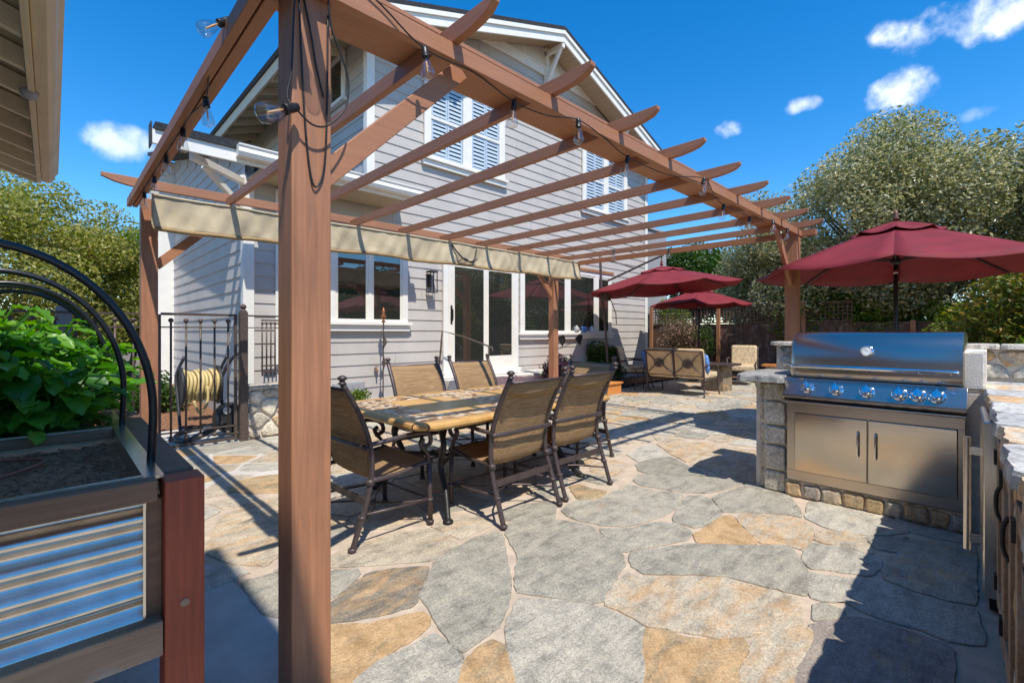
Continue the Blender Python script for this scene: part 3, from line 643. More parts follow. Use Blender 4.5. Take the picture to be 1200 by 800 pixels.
# corner boards
for (x,z0,z1) in ((1.85,-.05,3.4),(3.62,3.6,6.05),(12.3,-.05,6.1)):
    b=MB();b.box(x-.035,x+.10,YW-.035,YW-.018,z0,z1) if x<12 else b.box(x-.10,x+.035,YW-.035,YW-.018,z0,z1)
    b.box(x-.035,x-.019,YW-.018,YW+.09,z0,z1) if x<12 else b.box(x+.019,x+.035,YW-.018,YW+.09,z0,z1)
    b.build('corner_board',M['trim'],house,HO,bevel=.003)
b=MB();b.box(2.22,2.32,YW-.035,YW-.016,.2,3.3);b.build('batten',M['trim'],house,HO,bevel=.003)
# main roof: two slopes, rake overhang to Y=6.45
rf=MB()
for s in (-1,1):
    xe=7.86+s*5.15;ze=roofz(xe)
    rf.hexa([(7.86,6.40,7.80-.02),(xe,6.40,ze-.02),(xe,16,ze-.02),(7.86,16,7.78)],[(7.86,6.38,7.86),(xe+s*.03,6.38,ze+.04),(xe+s*.03,16,ze+.04),(7.86,16,7.86)])
roof=rf.build('roof',M['shingle'],house,HO)
for s in (-1,1):                           # rake boards, stepped
    xe=7.86+s*5.10
    for (y0,y1,za,zb) in ((6.42,6.455,-.26,-.025),(6.39,6.419,-.10,-.022)):
        m=MB();m.hexa([(7.86,y0,7.80+za),(xe,y0,roofz(xe)+za),(xe,y1,roofz(xe)+za),(7.86,y1,7.80+za)],[(7.86,y0,7.80+zb),(xe,y0,roofz(xe)+zb),(xe,y1,roofz(xe)+zb),(7.86,y1,7.80+zb)])
        m.build('rake_board',M['trim'],roof)
    for ch in roof.children:
        for v in ch.data.vertices: pass
    m=MB()
    k=0                                     # soffit boards run along the slope
    m.hexa([(7.86,6.456,7.80-.14),(xe,6.456,roofz(xe)-.14),(xe,YW-.05,roofz(xe)-.14),(7.86,YW-.05,7.66)],[(7.86,6.456,7.80-.11),(xe,6.456,roofz(xe)-.11),(xe,YW-.05,roofz(xe)-.11),(7.86,YW-.05,7.69)])
    m.build('soffit',M['soffit'],roof)
# the left eave: soffit, fascia and rafter tails seen from below
xe=7.86-5.10;m=MB()
m.hexa([(xe+.02,YW-.04,roofz(xe)-.13),(3.60,YW-.04,roofz(3.6)-.13),(3.60,15.9,roofz(3.6)-.13),(xe+.02,15.9,roofz(xe)-.13)],[(xe+.02,YW-.04,roofz(xe)-.10),(3.60,YW-.04,roofz(3.6)-.10),(3.60,15.9,roofz(3.6)-.10),(xe+.02,15.9,roofz(xe)-.10)]);m.build('soffit',M['soffit'],roof)
m=MB();m.box(xe-.02,xe+.018,6.456,16,roofz(xe)-.24,roofz(xe)-.03);m.build('fascia',M['tansoffit'],roof)
for k in range(13):
    y=7.15+k*.61;m=MB();m.hexa([(xe+.03,y,roofz(xe)-.24),(3.59,y,roofz(3.6)-.26),(3.59,y+.05,roofz(3.6)-.26),(xe+.03,y+.05,roofz(xe)-.24)],[(xe+.03,y,roofz(xe)-.132),(3.59,y,roofz(3.6)-.132),(3.59,y+.05,roofz(3.6)-.132),(xe+.03,y+.05,roofz(xe)-.132)])
    m.build('rafter_tail',M['tansoffit'],roof)
for ch in list(roof.children):              # children were written in world coordinates
    for v in ch.data.vertices: v.co-=Vector(HO)
# knee brackets under the rake
for x in (7.86,10.55,5.15):
    z=roofz(x)-.27;m=MB()
    m.bar((x,YW-.05,z-.75),(x,6.47,z+.0),.07,.08,(0,1,0));m.bar((x,YW-.06,z-.05),(x,6.43,z-.05),.08,.10);m.bar((x,YW-.07,z+.1),(x,YW-.07,z-.85),.08,.09,(0,1,0))
    m.build('bracket',M['trim'],house,HO,bevel=.004)
# low roof over the ground floor at the left: soffit, fascia, gutter, shingles
lr=MB();lr.hexa([(1.80,6.24,3.44),(4.13,6.24,3.44),(4.13,YW+.0,3.66),(1.80,YW+.0,3.66)],[(1.80,6.22,3.50),(4.13,6.22,3.50),(4.13,YW+.0,3.74),(1.80,YW+.0,3.74)]);lr.hexa([(.78,6.22,3.47),(1.80,6.22,3.47),(1.80,6.36,3.47),(.78,6.36,3.47)],[(.78,6.20,3.54),(1.80,6.20,3.56),(1.80,6.38,3.56),(.78,6.38,3.54)])
lr.hexa([(1.45,7.0,3.71),(3.62,7.0,3.71),(3.62,12.6,5.07),(1.45,12.6,5.07)],[(1.45,7.0,3.78),(3.62,7.0,3.78),(3.62,12.6,5.14),(1.45,12.6,5.14)])
low=lr.build('low_roof',M['shingle'],house,HO)
for nm,mt,bx in (('soffit',M['soffit'],(1.86,4.11,6.30,YW-.03,3.34,3.36)),('fascia',M['trim'],(.76,4.13,6.245,6.285,3.32,3.47)),('end_board',M['trim'],(4.11,4.14,6.29,YW-.02,3.34,3.52)),('rake_board',M['shingle'],(.745,.758,6.24,6.40,3.30,3.55))):
    m=MB();m.box(*bx);m.build(nm,mt,low,HO,bevel=.003)
m=MB();m.prism([(0,0),(.10,0),(.125,.05),(.115,.10),(.13,.125),(.13,.14),(0,.14)],lambda p:(1.55,6.243-p[0],3.37+p[1]),lambda p:(4.20,6.243-p[0],3.37+p[1]));m.build('gutter',M['trim'],low,HO,bevel=.003)
m=MB();m.bar((1.30,6.60,3.30),(1.84,7.02,2.95),.06,.07);m.bar((1.14,6.40,3.32),(1.84,7.02,3.32),.07,.08);m.box(1.785,1.845,6.99,7.06,2.80,3.40);m.build('bracket',M['trim'],house,HO,bevel=.003)
m=MB();m.lathe([(.035,0),(.06,.03),(.085,.12),(.075,.14)],(.82,6.30,3.50),14,'x');m.build('flood_lamp',M['white'],house,HO,smooth=True)
# windows -----------------------------------------------------------
def frame(mb,x0,x1,z0,z1,w,y0,y1):
    mb.box(x0,x1,y0,y1,z1-w,z1);mb.box(x0,x1,y0,y1,z0,z0+w);mb.box(x0,x0+w,y0,y1,z0+w,z1-w);mb.box(x1-w,x1,y0,y1,z0+w,z1-w)
def window(x0,x1,z0,z1,units,sill=True,shutters=False,head=False,mull=.07,tw=.10,doublehung=False):
    """casing, one sash and pane per unit, sill; coordinates of the outside of the casing"""
    m=MB();Y=YW-.02
    m.box(x0,x1,Y-.045,Y-.004,z1-tw,z1);m.box(x0,x0+tw,Y-.045,Y-.004,z0,z1-tw);m.box(x1-tw,x1,Y-.045,Y-.004,z0,z1-tw)
    w=m.build('window',M['trim'],house,HO,bevel=.004)
    if sill:
        s=MB();s.box(x0-.06,x1+.06,Y-.10,Y-.004,z0-.05,z0);s.box(x0-.03,x1+.03,Y-.06,Y-.004,z0-.145,z0-.055);s.build('sill',M['trim'],w,HO,bevel=.004)
    bk=MB();bk.box(x0+tw,x1-tw,Y-.004,Y+.004,z0,z1-tw);bk.build('backing',M['dark'],w,HO)
    a=x0+tw;bb=x1-tw;n=len(units);tot=sum(units);W=bb-a-mull*(n-1);cx=a
    for k,u in enumerate(units):
        ww=W*u/tot;s=MB();frame(s,cx,cx+ww,z0,z1-tw,.045,Y-.034,Y-.006)
        if doublehung: s.box(cx+.045,cx+ww-.045,Y-.036,Y-.008,(z0+z1-tw)/2-.025,(z0+z1-tw)/2+.025)
        s.build('sash',M['cream'] if not shutters else M['trim'],w,HO,bevel=.003)
        if shutters:
            sh=MB();ix0,ix1=cx+.05,cx+ww-.05;zs0,zs1=z0+.05,z1-tw-.05;half=(ix1-ix0)/2
            for h in range(2):
                p0=ix0+half*h+.004;p1=p0+half-.008
                for (r0,r1) in ((zs0,(zs0+zs1)/2-.01),((zs0+zs1)/2+.01,zs1)):
                    frame(sh,p0,p1,r0,r1,.035,Y-.020,Y-.004)
                    zz=r0+.05
                    while zz<r1-.05:
                        sh.add([(p0+.035,Y-.020,zz),(p1-.035,Y-.020,zz),(p1-.035,Y-.005,zz+.055),(p0+.035,Y-.005,zz+.055)],[(0,1,2,3)]);zz+=.075
            sh.build('shutter',M['shutter'],w,HO)
        p=MB();p.box(cx+.045,cx+ww-.045,Y-.028,Y-.023,z0+.045,z1-tw-.045)
        if doublehung: p=MB();p.box(cx+.045,cx+ww-.045,Y-.0275,Y-.0225,z0+.045,z1-tw-.045)
        if shutters: p=MB();p.add([(cx+.045,Y-.0255,z0+.045),(cx+ww-.045,Y-.0255,z0+.045),(cx+ww-.045,Y-.0255,z1-tw-.045),(cx+.045,Y-.0255,z1-tw-.045)],[(0,1,2,3)])
        p.build('pane',M['glass'] if shutters else M['dglass'],w,HO)
        if k<n-1:
            q=MB();q.box(cx+ww,cx+ww+mull,Y-.042,Y-.004,z0,z1-tw);q.build('mullion',M['trim'],w,HO,bevel=.003)
        cx+=ww+mull
    if head:
        q=MB();q.box(x0-.06,x1+.06,Y-.07,Y-.004,z1,z1+.07);q.build('head_trim',M['fencepost'],w,HO,bevel=.004)
    return w
window(2.96,4.32,1.47,2.75,[1,1.05],mull=.05)
window(7.05,10.45,1.30,2.80,[1.55,1.1,.55],mull=.13,head=True)
window(4.66,6.60,4.40,5.95,[1,1],shutters=True,doublehung=True,mull=.12)
window(9.22,11.20,4.37,5.95,[1,1],shutters=True,doublehung=True,mull=.12)
# small window high on the side wall of the upper floor
m=MB();X=3.60
for bx in ((X-.045,X-.004,7.75,8.95,6.05,6.13),(X-.045,X-.004,7.75,7.85,5.33,6.05),(X-.045,X-.004,8.85,8.95,5.33,6.05),(X-.045,X-.004,8.30,8.40,5.33,6.05),(X-.09,X-.004,7.70,9.0,5.27,5.33)): m.box(*bx)
w=m.build('window',M['trim'],house,HO,bevel=.003)
for y0,y1 in ((7.85,8.30),(8.40,8.85)):
    p=MB();p.box(X-.02,X-.012,y0,y1,5.33,6.05);p.build('pane',M['dglass'],w,HO)
# sliding patio door
m=MB();Y=YW-.02;x0,x1,z0,z1=5.06,6.98,.58,2.75
m.box(x0,x1,Y-.05,Y-.004,z1-.12,z1);m.box(x0,x0+.10,Y-.05,Y-.004,z0,z1-.12);m.box(x1-.10,x1,Y-.05,Y-.004,z0,z1-.12);m.box(x0-.03,x1+.03,Y-.12,Y-.004,z0-.10,z0)
dr=m.build('sliding_door',M['trim'],house,HO,bevel=.004)
bk=MB();bk.box(x0+.1,x1-.1,Y-.004,Y+.004,z0,z1-.12);bk.build('backing',M['dark'],dr,HO)
for (a,bb,off,lo,st) in ((x0+.1,6.13,.034,.17,.15),(6.05,x1-.1,.020,.26,.11)):
    s=MB();fy0,fy1=Y-off-.018,Y-off
    s.box(a,bb,fy0,fy1,z1-.23,z1-.12);s.box(a,bb,fy0,fy1,z0,z0+lo);s.box(a,a+st,fy0,fy1,z0+lo,z1-.23);s.box(bb-st*.75,bb,fy0,fy1,z0+lo,z1-.23)
    s.build('leaf',M['cream'],dr,HO,bevel=.003)
    p=MB();p.box(a+st,bb-st*.75,Y-off-.012,Y-off-.006,z0+lo,z1-.23);p.build('pane',M['dglass'],dr,HO)
m=MB();m.tube(bend([(5.23,Y-.055,1.50),(5.23,Y-.095,1.54),(5.23,Y-.10,1.63),(5.23,Y-.095,1.72),(5.23,Y-.055,1.76)]),.012,8);m.box(5.21,5.25,Y-.06,Y-.05,1.46,1.80);m.build('handle',M['black'],dr,HO)
m=MB();m.box(3.03,3.55,YW-.035,YW-.012,.36,.52)
for k in range(5): m.box(3.05+k*.098,3.13+k*.098,YW-.045,YW-.035,.38,.50)
m.build('vent',M['grey'],house,HO)
m=MB();m.tube(bend([(3.73,YW-.02,.72),(3.73,YW-.09,.72),(3.73,YW-.11,.66)]),.013,8);m.lathe([(.001,0),(.035,.004),(.035,.012),(.001,.016)],(3.73,YW-.08,.75),12);m.build('faucet',M['brass'],house,HO)
# wall lantern beside the door
m=MB();m.box(4.75,4.81,YW-.045,YW-.012,2.10,2.34)
for (a,bb) in ((4.705,4.717),(4.843,4.855)):
    m.box(a,bb,YW-.17,YW-.158,2.02,2.36);m.box(a,bb,YW-.06,YW-.048,2.02,2.36)
m.box(4.70,4.86,YW-.175,YW-.04,2.005,2.02);m.box(4.70,4.86,YW-.175,YW-.04,2.36,2.385)
ln=m.build('wall_lantern',M['black'],house,HO)
# porch corner further back at the left
pb=MB();pb.box(1.45,1.85,12.1,12.5,-.05,4.9);pb.build('porch_pier',M['trim'],house,HO,bevel=.01)
ch=thing('chimney','grey stucco block behind the right corner of the house above the umbrella','chimney',(13.0,8.2,0))
m=MB();m.box(12.42,15.45,8.0,8.9,-.05,4.75);m.build('stack',M['grey'],ch,(13.0,8.2,0),bevel=.01)
m=MB();m.box(12.37,15.5,7.95,8.95,4.75,4.83);m.build('cap',M['grey'],ch,(13.0,8.2,0),bevel=.01)

# objects on the window sills
for i,(x,c,l) in enumerate(((8.95,'grey','small grey lidded jar on the dining window sill'),(9.25,'blue','pale blue bowl stood up on the dining window sill'),(9.55,'shutter','light grey pot at the right end of the dining window sill'))):
    t=MB();zz=1.305
    t.lathe([(.035,0),(.06,.02),(.07,.07),(.055,.12),(.03,.135),(.012,.17)] if i!=1 else [(.04,0),(.075,.04),(.075,.12),(.04,.15)],(x,YW-.075,zz),14)
    tag(t.build('sill_pot',M[c],None,smooth=True),l,'pot')

# landing, step and handrail at the patio door
dk=thing('door_landing','pale landing with an orange stained timber step below the patio door','step',(6.6,6.3,0))
m=MB();m.box(4.75,7.65,6.30,YW-.05,0,.50);m.build('landing',M['lmortar'],dk,(6.6,6.3,0),bevel=.012)
m=MB()
for k in range(9): m.box(5.3,8.75,5.52+k*.155,5.52+k*.155+.149,.215,.25) if 5.52+k*.155<6.14 else m.box(7.67,8.75,5.52+k*.155,5.52+k*.155+.149,.215,.25)
m.box(5.32,8.72,5.55,6.28,.006,.213);m.box(7.67,8.72,6.28,6.9,.006,.213);m.build('step',M['orange'],dk,(6.6,6.3,0),bevel=.004)
hr=thing('handrail','thin dark metal handrail sloping down the door landing','handrail',(4.9,6.55,.5))
m=MB();m.tube([(4.92,6.90,.5),(4.86,6.70,1.33),(5.30,6.62,1.22),(5.86,6.50,1.02),(5.80,6.44,.96)],.016,8);m.build('rail',M['iron'],hr,(4.9,6.55,.5),smooth=True)
m=MB();m.tube([(5.78,6.52,.5),(5.78,6.52,1.04)],.014,8);m.build('baluster',M['iron'],hr,(4.9,6.55,.5),smooth=True)

# ------------------------------------------------------------------ neighbouring eave, top left
ev=thing('eave_building','tan eave with a gutter and dark soffit boards at the upper left','building',(-1.6,4.0,0))
EO=(-1.6,4.0,0)
m=MB();m.hexa([(-.02,2.72,2.90),(-.02,6.45,2.90),(-2.6,6.45,3.75),(-2.6,2.72,3.75)],[(-.01,2.70,2.95),(-.01,6.5,2.95),(-2.6,6.5,3.82),(-2.6,2.70,3.82)]);m.build('roof',M['shingle'],ev,EO)
m=MB();m.hexa([(-.085,2.73,2.872),(-.085,6.40,2.872),(-2.6,6.40,3.70),(-2.6,2.73,3.70)],[(-.085,2.73,2.895),(-.085,6.40,2.895),(-2.6,6.40,3.73),(-2.6,2.73,3.73)]);m.build('soffit',M['soffit'],ev,EO)
m=MB();m.box(-.105,-.075,2.72,6.41,2.74,2.90);m.build('fascia',M['tansoffit'],ev,EO,bevel=.003)
m=MB();m.prism([(0,.0),(.055,0),(.085,.03),(.095,.075),(.115,.10),(.115,.125),(0,.125)],lambda p:(-.073+p[0],2.72,2.752+p[1]),lambda p:(-.073+p[0],6.40,2.752+p[1]));m.build('gutter',M['tansoffit'],ev,EO,bevel=.003)
k=0
for y in np.arange(2.9,6.35,.42):
    m=MB();m.hexa([(-.11,y,2.76),(-.11,y+.045,2.76),(-2.5,y+.045,3.55),(-2.5,y,3.55)],[(-.11,y,2.868),(-.11,y+.045,2.868),(-2.5,y+.045,3.66),(-2.5,y,3.66)]);m.build('rafter_tail',M['tansoffit'],ev,EO)
m=MB();m.hexa([(-.10,6.412,2.74),(-.10,6.45,2.74),(-2.6,6.45,3.56),(-2.6,6.412,3.56)],[(-.10,6.412,2.90),(-.10,6.45,2.90),(-2.6,6.45,3.74),(-2.6,6.412,3.74)]);m.build('rake_board',M['tansoffit'],ev,EO,bevel=.003)
m=MB();m.hexa([(-.50,-1.9,6.0),(-.50,-.10,6.0),(-2.6,-.10,6.6),(-2.6,-1.9,6.6)],[(-.50,-1.9,6.12),(-.50,-.10,6.12),(-2.6,-.10,6.72),(-2.6,-1.9,6.72)]);m.build('roof',M['tansoffit'],ev,EO)  # unseen upper slab, added to cast shade over planter, path and near post
m=MB();m.box(-1.45,-1.3,.3,5.6,-.05,3.2);m.box(-1.6,-1.45,-1.8,.3,-.05,6.35);m.build('wall',M['siding'],ev,EO)
m=MB();m.lathe([(.005,0),(.035,.01),(.045,.05),(.02,.07)],(-.10,4.05,2.70),12);m.build('lamp',M['grey'],ev,EO,smooth=True)
# ------------------------------------------------------------------ pergola
pg=thing('pergola','reddish brown timber pergola over the dining table','pergola',(3.6,3.5,0));PO=(3.6,3.5,0)
YF0,YF1=1.69,1.83
for (x,y,w,h) in ((.592,1.695,.14,2.571),(6.52,1.66,.14,2.571),(.60,5.62,.13,2.58),(6.56,5.60,.13,2.58)):
    m=MB();m.box(x,x+w,y,y+w,0,h);m.build('post',M['perg_z'],pg,PO,bevel=.006)
# front beam, back beam, side beams
def tailboard(mb,p0,p1,y0,y1,z0,z1,cut):  # board along X with a curved lower cut at both ends
    pl=[(p0,z1),(p0,z1-.03),(p0+cut*.35,z0+.022),(p0+cut*.7,z0+.006),(p0+cut,z0),(p1-cut,z0),(p1-cut*.7,z0+.006),(p1-cut*.35,z0+.022),(p1,z1-.03),(p1,z1)]
    mb.prism(pl,lambda p:(p[0],y0,p[1]),lambda p:(p[0],y1,p[1]))
m=MB();tailboard(m,.26,6.95,1.650,1.690,2.498,2.572,.25);m.build('beam',M['perg_x'],pg,PO,bevel=.003)
m=MB();tailboard(m,.30,6.95,5.40,5.44,2.615,2.70,.25);m.build('beam',M['perg_x'],pg,PO,bevel=.003)
for x0 in (.505,6.665):
    m=MB();m.box(x0,x0+.035,1.50,5.75,2.498,2.572);m.box(x0+.043,x0+.08,1.50,5.75,2.502,2.568);m.build('side_beam',M['perg_y'],pg,PO,bevel=.003)
for k in range(10):                        # rafters, tails cut in a curve
    x=.595+.655*k;m=MB()
    z0,z1=2.573,2.650
    pl=[(1.385,z1),(1.385,z1-.022),(1.42,z0+.028),(1.48,z0+.012),(1.56,z0+.002),(1.64,z0),(5.395,z0),(5.395,z1)]
    m.prism(pl,lambda p:(x,p[0],p[1]),lambda p:(x+.038,p[0],p[1]));m.build('rafter',M['perg_y'],pg,PO,bevel=.002)
m=MB();m.box(.45,6.80,1.75,2.105,2.651,2.672);m.build('top_board',M['perg_x'],pg,PO,bevel=.003)
# knee braces
def brace(p,q): m=MB();m.bar(p,q,.04,.085,(0,0,1));m.build('brace',M['perg_x'],pg,PO,bevel=.003)
brace((.70,1.765,1.86),(1.38,1.765,2.54));brace((6.53,1.73,1.90),(5.92,1.73,2.54))
brace((.72,5.69,1.95),(1.35,5.69,2.58));brace((6.58,5.66,1.98),(6.02,5.66,2.56))
# roll-down canvas on the house side
cv=thing('canvas_valance','tan canvas shade hanging in a strip from the pergola','shade',(3.6,5.3,2.4));CO=(3.6,5.3,2.4)
def vy(x): return 5.33-.03*(x-.62)
nz=RNG.normal(size=400)
def vfn(u,v):
    x=.64+6.08*u;sag=.012*math.sin(u*PI*9)**2
    wr=.010*math.sin(u*41+v*2.1)+.007*math.sin(u*97-v*3)+.004*math.sin(u*230+v*5)
    return (x,vy(x)-.02+wr*(.3+v)*1.3,2.545-(.285+.01*math.sin(u*30))*v-sag*(1-v)*.5)
m=MB();m.grid(vfn,240,14);m.build('cloth',M['canvas'],cv,CO,smooth=True,solid=.004)
m=MB();m.tube([(vfn(i/60,1)[0],vfn(i/60,1)[1]-.004,vfn(i/60,1)[2]-.012) for i in range(61)],.021,8);m.build('hem',M['canvasd'],cv,CO,smooth=True)
m=MB();m.tube([(vfn(i/60,0)[0],vfn(i/60,0)[1]-.003,vfn(i/60,0)[2]+.004) for i in range(61)],.012,8);m.build('header_tape',M['canvas'],cv,CO,smooth=True)
m=MB();m.tube(bend([(3.93,5.20,2.52),(4.02,5.17,2.40),(4.16,5.16,2.31),(4.30,5.17,2.33),(4.37,5.19,2.50)]),.010,6);m.tube(bend([(4.02,5.17,2.28),(4.12,5.16,2.34),(4.25,5.16,2.29),(4.36,5.16,2.36)]),.009,6);m.build('cord',M['black'],cv,CO,smooth=True)

# ------------------------------------------------------------------ string lights
def string_light(label,cords,bulbs,o,group='strings of glass bulb lights'):
    t=thing('string_light',label,'string light',o,0,group)
    m=MB()
    for c in cords: m.tube(bend(c,8),.0034,6)
    m.build('cord',M['black'],t,o,smooth=True)
    for p,d,s in bulbs:
        d=Vector(d).normalized();p=Vector(p)
        rot=Vector((0,0,-1)).rotation_difference(d).to_matrix()
        def put(mb,prof):
            q=MB();q.lathe(prof,(0,0,0),14);mb.add([tuple(p+rot@Vector(v)*s) for v in q.v],q.f)
        k=MB();put(k,[(.004,.012),(.014,.008),(.016,-.010),(.017,-.040),(.019,-.042),(.019,-.048),(.015,-.050)])
        sk=k.build('socket',M['socket'],t,o,smooth=True)
        k=MB();put(k,[(.013,-.050),(.016,-.062),(.026,-.090),(.034,-.125),(.031,-.142),(.020,-.150),(.006,-.152)]);k.build('bulb',M['bulb'],sk,o,smooth=True)
        k=MB();put(k,[(.003,-.055),(.005,-.075),(.0035,-.115),(.002,-.122)]);k.build('filament',M['filament'],sk,o,smooth=True)
    return t
D=(0,0,-1)
FB=[(1.10,1.64,2.475),(1.68,1.70,2.475),(2.12,1.63,2.50),(2.75,1.70,2.475),(3.78,1.63,2.55),(4.36,1.70,2.46),(5.02,1.70,2.46),(5.50,1.63,2.50),(6.06,1.64,2.50)]
cd=[(.72,1.64,2.62),(.90,1.64,2.56)]
for i,b in enumerate(FB):
    cd.append(b)
    if i<len(FB)-1: n=FB[i+1];cd.append(((b[0]+n[0])/2,1.665,min(b[2],n[2])+.02-.03*(i%2)))
string_light('string of clear glass bulbs looped along the front beam of the pergola',[cd],[(b,(random.uniform(-.25,.25),random.uniform(-.2,.2),-1),.88) for b in FB],(3.6,1.66,2.5))
LB=[((.515,2.20,2.585),(-.8,-.1,-.75)),((.55,2.76,2.475),(.1,0,-1)),((.55,3.33,2.50),D),((.55,3.90,2.49),D),((.55,4.42,2.475),D),((.56,5.05,2.49),D)]
string_light('string of clear glass bulbs hung along the left side beam',[[(.60,1.66,2.6),(.55,1.9,2.585)]+[q for i,(p,d) in enumerate(LB) for q in ((p,) if i==len(LB)-1 else (p,((p[0]+LB[i+1][0][0])/2-.02,(p[1]+LB[i+1][0][1])/2,(p[2]+LB[i+1][0][2])/2-.015)))]],[(p,d,.9) for p,d in LB],(.55,3.4,2.5))
NB=[((.590,1.655,2.065),(-1.0,-.35,-.62),1.0),((.56,1.60,2.53),(.4,-.6,-.9),1.0)]
string_light('black light cord draped in loops down the near post with a bulb',[
 [(.60,1.665,2.52),(.592,1.672,2.41),(.584,1.672,2.202),(.568,1.668,2.10),(.592,1.655,2.062),(.65,1.655,2.024),(.711,1.66,2.046),(.775,1.67,2.135),(.785,1.67,2.234),(.758,1.67,2.318),(.72,1.67,2.41),(.70,1.66,2.56)],
 [(.612,1.685,2.48),(.627,1.686,2.16),(.641,1.686,1.956),(.659,1.685,1.835),(.68,1.686,1.827),(.702,1.686,1.90),(.712,1.686,2.1),(.715,1.686,2.45)],
 [(.625,1.688,2.5),(.655,1.687,2.36),(.672,1.688,2.26),(.70,1.688,2.15)]],NB,(.65,1.66,2.2))
BB=[(6.0,3.95,2.53),(6.66,3.4,2.565),(7.2,3.0,2.66),(7.95,2.35,2.80)]
string_light('string of clear bulbs swagged beyond the last rafter against the sky',[[(4.9,5.2,2.62),(5.5,4.5,2.57)]+[q for i,b in enumerate(BB) for q in ((b,) if i==3 else (b,((b[0]+BB[i+1][0])/2,(b[1]+BB[i+1][1])/2,(b[2]+BB[i+1][2])/2-.02)))]+[(9.2,1.3,3.1),(11.5,-.4,3.7)]],[(b,D,1.0) for b in BB[:3]],(6.6,3.4,2.5))

# ------------------------------------------------------------------ dining set
TX0,TX1,TY0,TY1=1.60,3.72,2.42,3.74
tc=((TX0+TX1)/2,(TY0+TY1)/2,0)
tb=thing('dining_table','rectangular ochre mosaic tile table with curved iron legs','table',tc)
hx,hy=(TX1-TX0)/2,(TY1-TY0)/2;cc=.10
def oct(k,z): return [(-hx+cc+k,-hy+k,z),(hx-cc-k,-hy+k,z),(hx-k,-hy+cc+k,z),(hx-k,hy-cc-k,z),(hx-cc-k,hy-k,z),(-hx+cc+k,hy-k,z),(-hx+k,hy-cc-k,z),(-hx+k,-hy+cc+k,z)]
m=MB();rings=[oct(.05,.675),oct(.012,.685),oct(0,.70),oct(.004,.722),oct(.022,.732)];vs=[p for r in rings for p in r];fs=[]
for a in range(4):
    for i in range(8): j=(i+1)%8;fs.append((a*8+i,a*8+j,a*8+8+j,a*8+8+i))
fs+=[tuple(range(7,-1,-1)),tuple(range(32,40))];m.add(vs,fs);m.build('tabletop',M['tabletop'],tb,bevel=.004)
for sx in (-1,1):
    for sy in (-1,1):
        m=MB();m.tube(bend([(sx*.62,sy*.22,.66),(sx*.66,sy*.34,.50),(sx*.63,sy*.26,.33),(sx*.66,sy*.36,.17),(sx*.74,sy*.50,.012)],7),[.030]*29 if False else .028,10,flat=.75);m.lathe([(.02,.008),(.036,.012),(.036,.025),(.02,.035)],(sx*.74,sy*.50,0),12)
        m.build('leg',M['black'],tb,smooth=True)
m=MB();m.bar((-.62,-.22,.655),(.62,-.22,.655),.04,.03);m.bar((-.62,.22,.655),(.62,.22,.655),.04,.03);m.bar((-.62,-.3,.655),(-.62,.3,.655),.04,.03);m.bar((.62,-.3,.655),(.62,.3,.655),.04,.03)
m.build('apron',M['black'],tb)
m=MB();m.tube(bend([(-.63,-.26,.33),(-.3,0,.30),(0,0,.26),(.3,0,.30),(.63,.26,.33)]),.016,8);m.tube(bend([(-.63,.26,.33),(-.3,0,.30),(0,0,.26),(.3,0,.30),(.63,-.26,.33)]),.016,8)
m.build('stretcher',M['black'],tb,smooth=True)

